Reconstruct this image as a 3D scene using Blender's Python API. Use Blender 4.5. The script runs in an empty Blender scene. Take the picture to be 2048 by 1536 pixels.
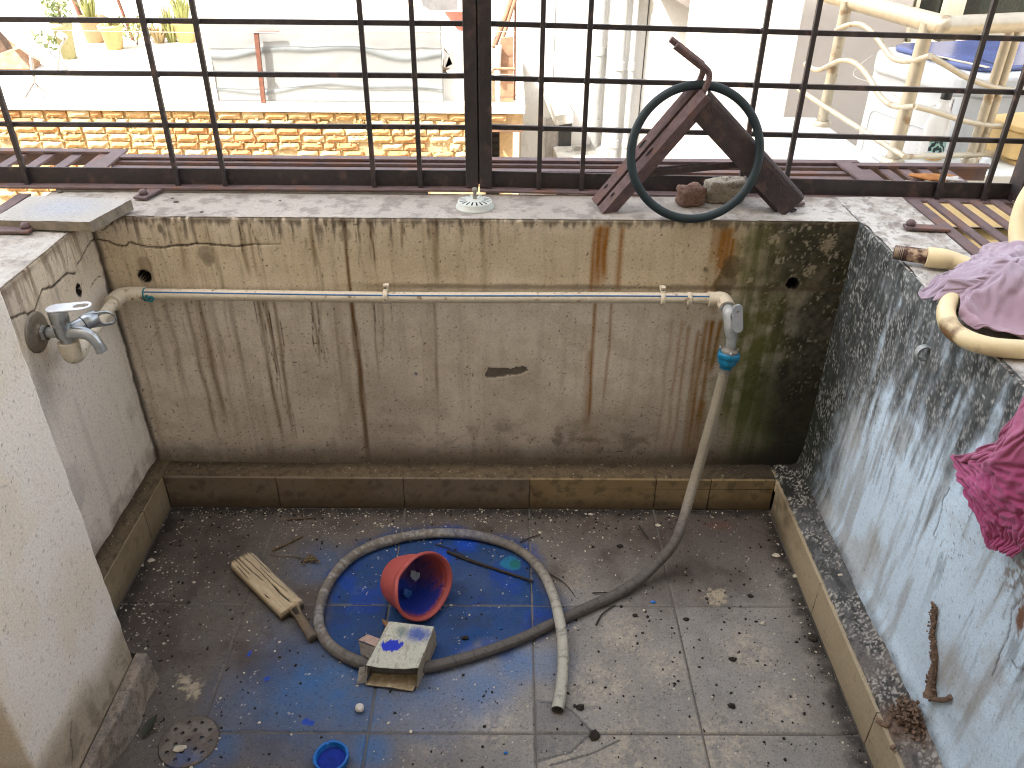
import bpy, math, random
import numpy as np
from mathutils import Vector, Matrix

random.seed(7)
SC = bpy.context.scene
COL = SC.collection

# ---------------------------------------------------------------- camera, sky, sun, exposure
CP = np.array([-.0556, -1.5077, 1.3076])
PITCH, YAW, ROLL, FPX = .5628, .0073, .0103, 1630.
_f = np.array([math.sin(YAW)*math.cos(PITCH), math.cos(YAW)*math.cos(PITCH), -math.sin(PITCH)])
_r = np.array([math.cos(YAW), -math.sin(YAW), 0.])
_u = np.cross(_r, _f)
_r, _u = _r*math.cos(ROLL)+_u*math.sin(ROLL), -_r*math.sin(ROLL)+_u*math.cos(ROLL)
cam = bpy.data.cameras.new('camera')
cam.sensor_width = 36.; cam.lens = 36.*FPX/2048.; cam.clip_start = .05; cam.clip_end = 500.
camo = bpy.data.objects.new('camera', cam)
camo.matrix_world = Matrix(((_r[0], _u[0], -_f[0], CP[0]), (_r[1], _u[1], -_f[1], CP[1]), (_r[2], _u[2], -_f[2], CP[2]), (0, 0, 0, 1)))
COL.objects.link(camo)
SC.camera = camo

SUN_DIR = Vector((-.50, -.38, .78)).normalized()      # towards the sun: behind the house, to the left
sun = bpy.data.lights.new('sun', 'SUN'); sun.energy = 2.4; sun.angle = math.radians(.5); sun.color = (1., .93, .82)
suno = bpy.data.objects.new('sun', sun); COL.objects.link(suno)
suno.rotation_euler = SUN_DIR.to_track_quat('Z', 'Y').to_euler()
world = bpy.data.worlds.new('World'); SC.world = world; world.use_nodes = True
wn = world.node_tree
sky = wn.nodes.new('ShaderNodeTexSky'); sky.sky_type = 'NISHITA'; sky.sun_disc = False
sky.sun_elevation = math.asin(SUN_DIR.z); sky.sun_rotation = math.atan2(SUN_DIR.x, SUN_DIR.y)
sky.air_density = 1.2; sky.dust_density = 4.0; sky.ozone_density = 1.0
hz_ = wn.nodes.new('ShaderNodeHueSaturation'); hz_.inputs['Saturation'].default_value = .38      # hazy town sky
wn.links.new(sky.outputs[0], hz_.inputs['Color']); wn.links.new(hz_.outputs[0], wn.nodes['Background'].inputs[0])
wn.nodes['Background'].inputs[1].default_value = .15
SC.view_settings.view_transform = 'Standard'; SC.view_settings.look = 'None'
SC.view_settings.gamma = 1.; SC.view_settings.use_curve_mapping = False
SC.view_settings.exposure = 2.42
SC.render.engine = 'CYCLES'
SC.cycles.use_denoising = True
SC.cycles.filter_width = 1.1
SC.cycles.max_bounces = 10; SC.cycles.diffuse_bounces = 6

# ---------------------------------------------------------------- surveying: a pixel of the photograph met with a real plane
def un(x, y, ax, v):
    d = _f+_r*(x-1024)/FPX-_u*(y-768)/FPX
    t = (v-CP['xyz'.index(ax)])/d['xyz'.index(ax)]
    return CP+d*t
H = .713; HS = .0924                    # parapet height, skirting height
XL, XR = -.8645, .5824                  # skirting faces left and right (back one at y = 0)
WL, WR, WB = -.895, .653, .055          # plaster faces
OL, OR, OB = -1.04, .80, .205           # outer edges of the coping
def fl(x, y): return un(x, y, 'z', 0.)
def bw(x, y): return un(x, y, 'y', WB)
def rw(x, y): return un(x, y, 'x', WR)
def lw(x, y): return un(x, y, 'x', WL)
def tp(x, y, z=H): return un(x, y, 'z', z)

def lin(*c):
    c = np.array(c, float)/255.
    return np.where(c <= .04045, c/12.92, ((c+.055)/1.055)**2.4)

# ---------------------------------------------------------------- noise
def vnoise(x, y, seed=0):
    x = np.asarray(x, float); y = np.asarray(y, float)
    xi = np.floor(x).astype(np.int64); yi = np.floor(y).astype(np.int64)
    fx = x-xi; fy = y-yi
    fx = fx*fx*(3-2*fx); fy = fy*fy*(3-2*fy)
    def h(a, b):
        n = (a*374761393+b*668265263+seed*974711) & 0xffffffff
        n = ((n ^ (n >> 13))*1274126177) & 0xffffffff
        return ((n ^ (n >> 16)) & 0xffff)/65535.
    return (h(xi, yi)*(1-fx)+h(xi+1, yi)*fx)*(1-fy)+(h(xi, yi+1)*(1-fx)+h(xi+1, yi+1)*fx)*fy
def fbm(x, y, sx, sy=None, o=4, seed=0):
    sy = sy or sx; s = 0; a = .5; t = 0
    for k in range(o):
        s = s+a*vnoise(np.asarray(x)*sx*2**k, np.asarray(y)*sy*2**k, seed+17*k); t += a; a *= .55
    return s/t
def sst(a, b, x):
    t = np.clip((x-a)/(b-a), 0, 1); return t*t*(3-2*t)
def pdist(X, Y, pts):
    d = np.full(np.shape(X), 9.)
    for (ax, ay), (bx, by) in zip(pts[:-1], pts[1:]):
        vx, vy = bx-ax, by-ay
        t = np.clip(((X-ax)*vx+(Y-ay)*vy)/(vx*vx+vy*vy+1e-12), 0, 1)
        d = np.minimum(d, np.hypot(X-ax-t*vx, Y-ay-t*vy))
    return d
def inpoly(X, Y, pts):
    r = np.zeros(np.shape(X), bool); n = len(pts)
    for i in range(n):
        (ax, ay), (bx, by) = pts[i], pts[(i+1) % n]
        c = (ay > Y) != (by > Y)
        r ^= c & (X < (bx-ax)*(Y-ay)/(by-ay+1e-12)+ax)
    return r
def mixc(col, c, m):
    m = np.clip(m, 0, 1)[..., None]
    return col*(1-m)+np.array(c)*m
def smoothpath(pts, n=8, closed=False):
    P = [np.array(p, float) for p in pts]; out = []; N = len(P)
    rng = range(N) if closed else range(N-1)
    for i in rng:
        if closed: a, b, c, d = P[i-1], P[i], P[(i+1) % N], P[(i+2) % N]
        else: a, b, c, d = P[max(i-1, 0)], P[i], P[i+1], P[min(i+2, N-1)]
        for k in range(n):
            t = k/n
            out.append(.5*((2*b)+(c-a)*t+(2*a-5*b+4*c-d)*t*t+(3*b-a-3*c+d)*t**3))
    if not closed: out.append(P[-1])
    return out

# ---------------------------------------------------------------- materials
MATS = {}
def mat(name, col, rough=.6, metal=0., var=.25, scale=30., bump=.15, bscale=120., col2=None, spec=.5, trans=0., alpha=1., rustc=None, rust=0.):
    if name in MATS: return MATS[name]
    m = bpy.data.materials.new(name); m.use_nodes = True; nt = m.node_tree; L = nt.links.new
    b = nt.nodes['Principled BSDF']
    b.inputs['Roughness'].default_value = rough; b.inputs['Metallic'].default_value = metal
    b.inputs['Specular IOR Level'].default_value = spec
    b.inputs['Transmission Weight'].default_value = trans; b.inputs['Alpha'].default_value = alpha
    tc = nt.nodes.new('ShaderNodeTexCoord')
    n = nt.nodes.new('ShaderNodeTexNoise'); n.inputs['Scale'].default_value = scale; n.inputs['Detail'].default_value = 6.; n.inputs['Roughness'].default_value = .65
    L(tc.outputs['Object'], n.inputs['Vector'])
    mx = nt.nodes.new('ShaderNodeMix'); mx.data_type = 'RGBA'
    c = np.array(col); c2 = np.array(col2) if col2 is not None else c*(1-var)
    c1 = c if col2 is not None else np.minimum(c*(1+var*.6), .95)
    mx.inputs['A'].default_value = (*c1, 1); mx.inputs['B'].default_value = (*c2, 1)
    r = nt.nodes.new('ShaderNodeMapRange'); r.inputs['From Min'].default_value = .32; r.inputs['From Max'].default_value = .68
    L(n.outputs['Fac'], r.inputs['Value']); L(r.outputs[0], mx.inputs['Factor'])
    last = mx.outputs['Result']
    if rust:
        n2 = nt.nodes.new('ShaderNodeTexNoise'); n2.inputs['Scale'].default_value = scale*.6; n2.inputs['Detail'].default_value = 8.
        ad = nt.nodes.new('ShaderNodeVectorMath'); ad.operation = 'ADD'; ad.inputs[1].default_value = (3.1, 7.7, 1.3)
        L(tc.outputs['Object'], ad.inputs[0]); L(ad.outputs[0], n2.inputs['Vector'])
        r2 = nt.nodes.new('ShaderNodeMapRange'); r2.inputs['From Min'].default_value = .62-rust*.4; r2.inputs['From Max'].default_value = .70-rust*.3
        L(n2.outputs['Fac'], r2.inputs['Value'])
        m2 = nt.nodes.new('ShaderNodeMix'); m2.data_type = 'RGBA'; m2.inputs['B'].default_value = (*(rustc if rustc is not None else lin(96, 58, 40)), 1)
        L(r2.outputs[0], m2.inputs['Factor']); L(last, m2.inputs['A']); last = m2.outputs['Result']
    L(last, b.inputs['Base Color'])
    if bump:
        nb = nt.nodes.new('ShaderNodeTexNoise'); nb.inputs['Scale'].default_value = bscale; nb.inputs['Detail'].default_value = 5.
        L(tc.outputs['Object'], nb.inputs['Vector'])
        bp = nt.nodes.new('ShaderNodeBump'); bp.inputs['Strength'].default_value = bump; bp.inputs['Distance'].default_value = .004
        L(nb.outputs['Fac'], bp.inputs['Height']); L(bp.outputs[0], b.inputs['Normal'])
    MATS[name] = m
    return m
def amat(name, rough=.85, var=.22, scale=260., bump=.35, bscale=420., spec=.3):
    """base colour painted per vertex (stains, wear), fine grain and relief from noise nodes"""
    if name in MATS: return MATS[name]
    m = bpy.data.materials.new(name); m.use_nodes = True; nt = m.node_tree; L = nt.links.new
    b = nt.nodes['Principled BSDF']; b.inputs['Roughness'].default_value = rough; b.inputs['Specular IOR Level'].default_value = spec
    at = nt.nodes.new('ShaderNodeAttribute'); at.attribute_name = 'Col'
    tc = nt.nodes.new('ShaderNodeTexCoord')
    n = nt.nodes.new('ShaderNodeTexNoise'); n.inputs['Scale'].default_value = scale; n.inputs['Detail'].default_value = 5.; n.inputs['Roughness'].default_value = .7
    L(tc.outputs['Object'], n.inputs['Vector'])
    r = nt.nodes.new('ShaderNodeMapRange'); r.inputs['From Min'].default_value = .3; r.inputs['From Max'].default_value = .7
    r.inputs['To Min'].default_value = 1-var; r.inputs['To Max'].default_value = 1+var
    L(n.outputs['Fac'], r.inputs['Value'])
    n2 = nt.nodes.new('ShaderNodeTexNoise'); n2.inputs['Scale'].default_value = scale*.62; n2.inputs['Detail'].default_value = 2.; n2.inputs['Roughness'].default_value = .6
    L(tc.outputs['Object'], n2.inputs['Vector'])
    r2 = nt.nodes.new('ShaderNodeMapRange'); r2.inputs['From Min'].default_value = .60; r2.inputs['From Max'].default_value = .70
    r2.inputs['To Min'].default_value = 1.; r2.inputs['To Max'].default_value = 1-var*1.6
    L(n2.outputs['Fac'], r2.inputs['Value'])
    mm = nt.nodes.new('ShaderNodeMath'); mm.operation = 'MULTIPLY'; L(r.outputs[0], mm.inputs[0]); L(r2.outputs[0], mm.inputs[1])
    vm = nt.nodes.new('ShaderNodeVectorMath'); vm.operation = 'SCALE'
    L(at.outputs['Color'], vm.inputs[0]); L(mm.outputs[0], vm.inputs['Scale']); L(vm.outputs[0], b.inputs['Base Color'])
    nb = nt.nodes.new('ShaderNodeTexNoise'); nb.inputs['Scale'].default_value = bscale; nb.inputs['Detail'].default_value = 6.
    L(tc.outputs['Object'], nb.inputs['Vector'])
    bp = nt.nodes.new('ShaderNodeBump'); bp.inputs['Strength'].default_value = bump; bp.inputs['Distance'].default_value = .002
    L(nb.outputs['Fac'], bp.inputs['Height']); L(bp.outputs[0], b.inputs['Normal'])
    MATS[name] = m
    return m

# ---------------------------------------------------------------- objects
def tag(o, label=None, cat=None, group=None, kind=None):
    if label: o['label'] = label
    if cat: o['category'] = cat
    if group: o['group'] = group
    if kind: o['kind'] = kind
    return o
def link(o, parent=None):
    COL.objects.link(o)
    if parent is not None:
        o.parent = parent
        o.matrix_parent_inverse = Matrix.Translation(-parent.location) if parent.parent is None else Matrix.Identity(4)
    return o
def thing(name, loc, label, cat, group=None):
    o = bpy.data.objects.new(name, None); o.location = loc; o.empty_display_size = .05; COL.objects.link(o)
    return tag(o, label, cat, group)

class MB:
    def __init__(s): s.v = []; s.f = []; s.sm = []
    def add(s, vs, fs, smooth=False):
        n = len(s.v); s.v += [tuple(map(float, p)) for p in vs]
        s.f += [tuple(i+n for i in f) for f in fs]; s.sm += [smooth]*len(fs); return s
    def box(s, c, d, R=None):
        c = np.array(c, float); h = np.array(d, float)/2; vs = []
        for x in (-1, 1):
            for y in (-1, 1):
                for z in (-1, 1):
                    p = np.array((x, y, z))*h
                    if R is not None: p = np.array(R)@p
                    vs.append(c+p)
        return s.add(vs, [(0, 1, 3, 2), (4, 6, 7, 5), (0, 4, 5, 1), (2, 3, 7, 6), (0, 2, 6, 4), (1, 5, 7, 3)])
    def beam(s, a, b, w, t, up=(0, 0, 1)):
        """rectangular bar from a to b, w across (perpendicular to up), t along up"""
        a = np.array(a, float); b = np.array(b, float); d = b-a; L = np.linalg.norm(d); d /= L
        side = np.cross(d, np.array(up, float)); side /= np.linalg.norm(side); u2 = np.cross(side, d)
        return s.box((a+b)/2, (L, w, t), np.stack([d, side, u2], 1))
    def tube(s, pts, r, n=12, closed=False, cap=True, flat=None):
        P = [np.array(p, float) for p in pts]; N = len(P); rs = r if hasattr(r, '__len__') else [r]*N
        T = []
        for i in range(N):
            a = P[i-1] if (closed or i > 0) else P[i]; b = P[(i+1) % N] if (closed or i < N-1) else P[i]
            t = b-a; T.append(t/(np.linalg.norm(t)+1e-12))
        nv = np.cross(T[0], (0, 0, 1.)); 
        if np.linalg.norm(nv) < .1: nv = np.cross(T[0], (0, 1., 0))
        nv /= np.linalg.norm(nv); vs = []
        for i in range(N):
            nv = nv-T[i]*(nv@T[i]); nv /= np.linalg.norm(nv); bv = np.cross(T[i], nv)
            for k in range(n):
                a = 2*math.pi*k/n; ca, sa = math.cos(a), math.sin(a)
                if flat: ca, sa = ca*flat[0], sa*flat[1]
                vs.append(P[i]+rs[i]*(ca*nv+sa*bv))
        fs = []
        for i in range(N if closed else N-1):
            j = (i+1) % N
            for k in range(n):
                l = (k+1) % n; fs.append((i*n+k, i*n+l, j*n+l, j*n+k))
        s.add(vs, fs, True)
        if cap and not closed:
            s.add(vs[:n], [tuple(range(n-1, -1, -1))]); s.add(vs[-n:], [tuple(range(n))])
        return s
    def lathe(s, prof, n=32, M=None, arc=2*math.pi, smooth=True, fn=None):
        vs = []; m = len(prof); full = arc > 6.28
        for k in range(n if full else n+1):
            a = arc*k/n
            for j, (r, z) in enumerate(prof):
                p = np.array((r*math.cos(a), r*math.sin(a), z))
                if fn: p = fn(p, a, j)
                if M is not None: p = np.array(M.to_3x3())@p+np.array(M.translation)
                vs.append(p)
        fs = []
        for k in range(n):
            l = (k+1) % n if full else k+1
            for j in range(m-1): fs.append((k*m+j, l*m+j, l*m+j+1, k*m+j+1))
        return s.add(vs, fs, smooth)
    def prism(s, poly, O, X, Y, Z):
        """polygon in the X,Y directions at O pushed along the vector Z"""
        O, X, Y, Z = (np.array(q, float) for q in (O, X, Y, Z)); n = len(poly)
        a = [O+X*p[0]+Y*p[1] for p in poly]; b = [p+Z for p in a]
        return s.add(a+b, [tuple(range(n-1, -1, -1)), tuple(range(n, 2*n))]+[(i, (i+1) % n, n+(i+1) % n, n+i) for i in range(n)])
    def build(s, name, m, parent=None, bevel=0., seg=2):
        me = bpy.data.meshes.new(name); me.from_pydata(s.v, [], s.f); me.update()
        me.polygons.foreach_set('use_smooth', s.sm); me.materials.append(m)
        o = link(bpy.data.objects.new(name, me), parent)
        import bmesh
        bm = bmesh.new(); bm.from_mesh(me); bmesh.ops.recalc_face_normals(bm, faces=bm.faces); bm.to_mesh(me); bm.free()
        if bevel:
            b = o.modifiers.new('bevel', 'BEVEL'); b.width = bevel; b.segments = seg; b.limit_method = 'ANGLE'; b.angle_limit = math.radians(40)
        return o
def copyobj(o, parent=None, loc=None):
    c = o.copy(); COL.objects.link(c)
    if parent is not None: c.parent = parent; c.matrix_parent_inverse = o.matrix_parent_inverse.copy()
    if loc is not None: c.location = loc
    return c
def gridmesh(name, P, C, m, parent=None, mask=None, smooth=True):
    """P (a,b,3) positions, C (a,b,3) painted colours"""
    a, b = P.shape[:2]
    idx = np.arange(a*b).reshape(a, b)
    q = np.stack([idx[:-1, :-1], idx[1:, :-1], idx[1:, 1:], idx[:-1, 1:]], -1).reshape(-1, 4)
    if mask is not None: q = q[mask[:-1, :-1].reshape(-1)]
    me = bpy.data.meshes.new(name)
    me.vertices.add(a*b); me.vertices.foreach_set('co', P.reshape(-1).astype(np.float32))
    me.loops.add(q.size); me.loops.foreach_set('vertex_index', q.reshape(-1).astype(np.int32))
    me.polygons.add(len(q)); me.polygons.foreach_set('loop_start', (np.arange(len(q))*4).astype(np.int32))
    me.polygons.foreach_set('loop_total', np.full(len(q), 4, np.int32))
    me.polygons.foreach_set('use_smooth', np.full(len(q), smooth))
    me.update(calc_edges=True)
    if C is not None:
        ca = me.color_attributes.new('Col', 'FLOAT_COLOR', 'POINT')
        c4 = np.concatenate([np.clip(C, 0, 1), np.ones(C.shape[:2]+(1,))], -1)
        ca.data.foreach_set('color', c4.reshape(-1).astype(np.float32))
    me.materials.append(m); me.validate()
    return link(bpy.data.objects.new(name, me), parent)
# ================================================================ SETTING: floor
GRIME = lin(58, 50, 42)
LOOP = [tuple(fl(*q)[:2]) for q in ((1110, 1245), (950, 1310), (860, 1333), (740, 1331), (655, 1285), (637, 1245), (645, 1195), (712, 1108), (775, 1082), (850, 1068), (930, 1068), (1000, 1083), (1085, 1145), (1118, 1235), (1110, 1245))]
def floor_paint(X, Y):
    n1 = fbm(X, Y, 9, o=5, seed=1); n2 = fbm(X, Y, 38, o=4, seed=2); n3 = fbm(X, Y, 120, o=3, seed=3)
    col = np.ones(X.shape+(3,))*lin(134, 129, 123)
    col = col*(.78+.44*n2)[..., None]
    pale = np.zeros(X.shape)                       # dried cement and scuffed glaze
    for px, py, r in ((1250, 1270, .07), (1200, 1370, .09), (1330, 1330, .07), (1432, 1192, .035), (1500, 1300, .07), (1120, 1500, .08), (980, 1440, .07), (1560, 1420, .08), (1140, 1150, .05), (1250, 1520, .12), (1440, 1500, .10), (860, 1500, .06)):
        p = fl(px, py); pale = np.maximum(pale, sst(1.1, .2, np.hypot(X-p[0], Y-p[1])/r+(n2-.5)*1.3))
    col = mixc(col, lin(174, 162, 142), pale*(sst(.36, .66, n2*.55+n3*.5)*.35+.55*sst(.48, .60, fbm(X, Y, 190, o=3, seed=14)*.75+n2*.25)))
    # trodden-in brown dirt, thick towards the back and the left
    d = sst(.02, -.45, X+(n1-.5)*.35)*.92
    d = np.maximum(d, sst(-.40, -.06, Y+(n1-.5)*.22)*.97)
    d = np.maximum(d, sst(.44, .60, X+(n1-.5)*.1)*.5)
    col = mixc(col, lin(74, 63, 54)*(.6+.8*n3[..., None]), d*(.66+.34*n2))
    col = mixc(col, lin(60, 46, 40), sst(.50, .72, n1)*d*.6)
    # spilled blue colour powder
    e = pdist(X, Y, LOOP); e = np.where(inpoly(X, Y, LOOP), -e, e)
    b = sst(.034, -.012, e+(n1-.5)*.10)
    hz = 0
    for px, py, r, k in ((620, 1370, .17, .75), (720, 1400, .14, .5), (850, 1390, .12, .5), (560, 1420, .10, .5), (640, 1440, .09, .4), (960, 1370, .11, .55), (1030, 1330, .07, .6), (700, 1300, .10, .5), (745, 1495, .05, .8), (690, 1480, .06, .4), (450, 1490, .05, .45), (390, 1520, .05, .4), (1100, 1330, .06, .4), (650, 1130, .08, .35)):
        p = fl(px, py); hz = np.maximum(hz, k*sst(1.25, .1, np.hypot(X-p[0], Y-p[1])/r+(n1-.5)*.9))
    col = mixc(col, lin(22, 96, 156), hz*(.55+.7*n2)*.95)
    deep = b*(.80+.3*n1)
    col = mixc(col, lin(4, 56, 108), deep*.98)
    col = mixc(col, lin(2, 54, 136), b*sst(.50, .66, fbm(X, Y, 14, o=4, seed=9))*.8)
    col = mixc(col, lin(58, 82, 116), b*sst(.52, .80, n2*.6+n3*.4)*.55)
    col = mixc(col, lin(36, 46, 62), b*sst(.55, .75, fbm(X, Y, 20, o=4, seed=12))*.45)
    for px, py, r in ((932, 1084, .03), (890, 1110, .03)):
        p = fl(px, py); col = mixc(col, lin(4, 66, 172), sst(1.2, .3, np.hypot(X-p[0], Y-p[1])/r+(n2-.5))*.8)
    for px, py, r in ((533, 1358, .006), (612, 1443, .007), (622, 1446, .006), (500, 1305, .004), (498, 1310, .004)):
        p = fl(px, py); col = mixc(col, lin(6, 62, 165), sst(1.2, .7, np.hypot(X-p[0], Y-p[1])/r+(n3-.5)*.8))
    # teal paint puddle
    p = fl(1021, 1126); m = sst(1.08, .9, np.hypot((X-p[0])/.024, (Y-p[1])/.022)+(n2-.5)*.9)
    col = mixc(col, lin(20, 105, 140), m); 
    p = fl(1030, 1128); col = mixc(col, lin(18, 95, 95), sst(1.1, .7, np.hypot((X-p[0])/.014, (Y-p[1])/.014)+(n2-.5)*.5))
    p = fl(1440, 1050); col = mixc(col, lin(110, 55, 45), sst(1.1, .2, np.hypot((X-p[0])/.05, (Y-p[1])/.02)+(n2-.5))*.35)
    # pale dried splash and the worn yellow patch
    for px, py, r in ((1432, 1193, .022), (385, 1372, .018), (370, 1360, .014), (392, 1388, .012)):
        p = fl(px, py); col = mixc(col, lin(172, 158, 134), sst(1.1, .5, np.hypot(X-p[0], Y-p[1])/r+(fbm(X, Y, 130, o=4, seed=33)-.5)*2.8)*.8)
    # hairline cracks of the broken tile corner
    disp = (n2-.5)*.0006
    for line in (((1082, 1404), (1120, 1407), (1150, 1428), (1186, 1466)), ((1178, 1472), (1140, 1505), (1070, 1522)), ((1240, 1480), (1180, 1508), (1100, 1530))):
        q = [fl(*a)[:2] for a in line]; k = pdist(X+(n3-.5)*.003, Y+(n2-.5)*.003, q)
        col = mixc(col, lin(40, 38, 36), sst(.0026, .0008, k)*.8); disp = disp-sst(.003, .0005, k)*.0012
    q = [fl(*a)[:2] for a in ((1066, 1398), (1120, 1405), (1186, 1466), (1140, 1505), (1068, 1530))]
    col = mixc(col, lin(98, 96, 96), inpoly(X, Y, q)*.55)
    # specks
    sp = vnoise(X*430, Y*430, 5); col = mixc(col, lin(34, 30, 28), sst(.90, .96, sp)*.55)
    sp = vnoise(X*390, Y*390, 6); col = mixc(col, lin(196, 190, 178), sst(.955, .985, sp)*.8)
    # leaf litter dirt line along the skirting
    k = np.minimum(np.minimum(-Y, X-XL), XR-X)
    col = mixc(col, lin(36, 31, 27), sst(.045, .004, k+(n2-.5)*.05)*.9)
    return col, disp
LOOP_ = 0
FLOORM = amat('floor_glaze', rough=.62, var=.24, scale=250., bump=.25, bscale=500., spec=.4)
mort = mat('mortar', lin(104, 98, 92), .95, var=.3)
fb = MB(); fb.box((-.1, -1.02, -.053), (2.0, 2.2, .10))
floor = tag(fb.build('floor', mort), kind='structure')
for i in range(-3, 2):
    for j in range(0, 6):
        x0, x1 = max(i*.3, XL), min((i+1)*.3, XR); y1, y0 = -.307*(j > 0)-.3*max(j-1, 0), -.307-.3*j
        g = .0008; x0 += g; x1 -= g; y0 += g; y1 -= g
        st = .0026 if j < 3 else .03
        nx, ny = max(int((x1-x0)/st), 3), max(int((y1-y0)/st), 3)
        X, Y = np.meshgrid(np.linspace(x0, x1, nx), np.linspace(y0, y1, ny), indexing='ij')
        C, D = floor_paint(X, Y)
        rj = np.random.RandomState(1000+i*31+j*7)
        C = C*rj.uniform(.93, 1.05)
        ed = np.minimum(np.minimum(X-x0, x1-X), np.minimum(Y-y0, y1-Y))
        C = mixc(C, lin(150, 146, 138), sst(.003, .0, ed)*(vnoise(X*60, Y*60, 3) > .45)*.45)
        Z = rj.uniform(-.0004, .0004)+D
        # pressed edges of the slab
        P = np.stack([X, Y, Z], -1)
        P[0, :, 2] = -.004; P[-1, :, 2] = -.004; P[:, 0, 2] = -.004; P[:, -1, 2] = -.004
        gridmesh('floor_tile', P, C, FLOORM, floor)

# ================================================================ SETTING: parapet walls
HOLES_B = [(bw(290, 552), .0120), (bw(1585, 567), .0120)]
def speck(X, Y, lo, f, s): return sst(lo, lo+.05, vnoise(X*f, Y*f, s))
def back_paint(X, Z):
    """inner face of the back wall: limewash with rain streaks, rust, algae and black mould"""
    n1 = fbm(X, Z, 6, o=5, seed=21); n2 = fbm(X, Z, 30, o=5, seed=22); n3 = fbm(X, Z, 110, o=3, seed=23)
    st = fbm(X, Z, 70, 3.0, o=4, seed=24); st2 = fbm(X+.004*np.sin(Z*30), Z, 150, 5, o=3, seed=25)
    C = np.ones(X.shape+(3,))*lin(216, 205, 189)
    C = C*(.86+.28*n1)[..., None]
    C = mixc(C, lin(192, 178, 158), sst(.42, .7, n2)*.45)
    C = mixc(C, lin(196, 176, 136), sst(.16, .02, abs(Z-.63)+(n1-.5)*.1)*.55)
    left = sst(.1, -.6, X)
    C = mixc(C, lin(150, 128, 98), sst(.50, .78, st)*(.16+.16*left))
    C = mixc(C, lin(104, 82, 56), sst(.62, .80, st2)*sst(.2, .6, st)*(.10+.25*left)*sst(.12, .5, Z))
    def streak(px, y0, y1, w, c, k, wob=.003):
        a = bw(px, y0); b = bw(px, y1); x0 = a[0]; z0, z1 = a[2], b[2]
        xx = X-x0-wob*2*(vnoise(Z*14+px, Z*0, 7)-.5)
        env = sst(z0+.008, z0-.01, Z)*sst(z1-.01, z1+.10*min(1, (z0-z1)*3), Z)
        m = np.exp(-(xx/w)**2)*env*(.55+.9*fbm(X, Z, 200, 12, o=2, seed=px))
        return mixc(C, c, np.clip(m*k, 0, 1))
    BR = lin(108, 78, 40); RU = lin(146, 96, 34); DK = lin(60, 48, 36)
    for px, y0, y1, w, k in ((688, 440, 945, .0035, .95), (700, 590, 945, .005, .7), (712, 640, 930, .003, .6), (870, 442, 580, .006, .6), (866, 590, 820, .004, .5), (515, 590, 900, .005, .7), (528, 590, 760, .003, .7), (545, 600, 900, .004, .6), (395, 590, 860, .006, .6), (372, 600, 900, .005, .55), (330, 600, 800, .006, .4), (300, 600, 780, .006, .2), (460, 590, 800, .005, .4), (620, 445, 530, .004, .7), (480, 440, 560, .005, .6), (495, 440, 560, .003, .6), (740, 440, 540, .002, .8), (745, 600, 760, .002, .6), (762, 610, 700, .002, .6), (800, 440, 500, .003, .7), (350, 440, 560, .005, .4), (965, 450, 620, .007, .35), (622, 600, 740, .003, .6), (635, 600, 740, .002, .6), (665, 600, 800, .004, .4), (420, 600, 900, .006, .3)):
        C = streak(px, y0, y1, w, BR, k)
    for px, y0, y1, w, k in ((524, 600, 800, .0009, .9), (540, 620, 860, .0009, .8), (555, 640, 900, .0008, .7), (620, 600, 720, .0009, .9), (633, 610, 730, .0009, .9), (508, 590, 720, .0008, .7), (712, 440, 540, .001, .8), (738, 445, 530, .001, .8), (480, 440, 520, .001, .9), (503, 440, 500, .001, .8), (778, 600, 650, .001, .7), (745, 600, 780, .0009, .7), (1440, 640, 740, .0012, .9)):
        C = streak(px, y0, y1, w, DK, k, .006)
    for px, y0, y1, w, k in ((1203, 450, 590, .012, 1.0), (1215, 450, 570, .006, .9), (1192, 455, 600, .004, .8), (1246, 450, 600, .006, .75), (1193, 600, 870, .004, .9), (1225, 600, 840, .003, .6), (1180, 700, 900, .007, .45), (1185, 850, 980, .015, .25), (1462, 452, 560, .022, 1.0), (1450, 460, 640, .010, .9), (1428, 640, 880, .006, 1.0), (1415, 640, 960, .006, .9), (1440, 640, 760, .006, .9), (1400, 660, 960, .005, .7), (1380, 650, 950, .004, .6), (1405, 800, 960, .012, .8), (1365, 640, 930, .004, .5), (1430, 455, 620, .006, .5), (1345, 640, 920, .004, .35)):
        C = streak(px, y0, y1, w, RU, k)
    # soot-grey splash band low on the wall
    C = mixc(C, lin(118, 106, 94), sst(.40, .10, Z+(n1-.5)*.25)*.62*sst(-.85, -.3, X))
    C = mixc(C, lin(84, 74, 66), sst(.52, .75, n2)*sst(.26, .14, Z)*sst(-.4, -.1, X)*sst(.45, .2, X)*.6)
    C = mixc(C, lin(86, 72, 58), sst(.17, .095, Z+(n2-.5)*.05)*.8)
    # algae and black mould on the right
    xr = X+(n1-.5)*.16
    al = sst(.30, .52, xr)*sst(.08, .3, Z)
    C = mixc(C, lin(100, 100, 46), al*(.5+.5*sst(.35, .65, n2))*.9)
    C = mixc(C, lin(84, 86, 34), sst(.39, .46, xr)*sst(.60, .50, X)*(.35+.65*sst(.45, .6, st))*.65)
    C = mixc(C, lin(64, 72, 34), sst(.43, .53, xr+(st-.5)*.06)*sst(.45, .28, Z)*.8)
    mo = np.maximum(sst(.40, .56, xr+(n2-.5)*.05)*sst(.46, .63, Z+(n2-.5)*.05), sst(.545, .64, xr+(.713-Z)*.10+(n2-.5)*.07))
    C = mixc(C, lin(44, 42, 36), mo*(.72+.3*n3))
    lo = sst(.33, .52, X+(n1-.5)*.1)*sst(.19, .10, Z)
    C = mixc(C, lin(40, 38, 32), lo*.85)
    fl1 = fbm(X, Z, 210, 130, o=3, seed=41)              # surviving flakes of whitewash in the mould
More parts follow.
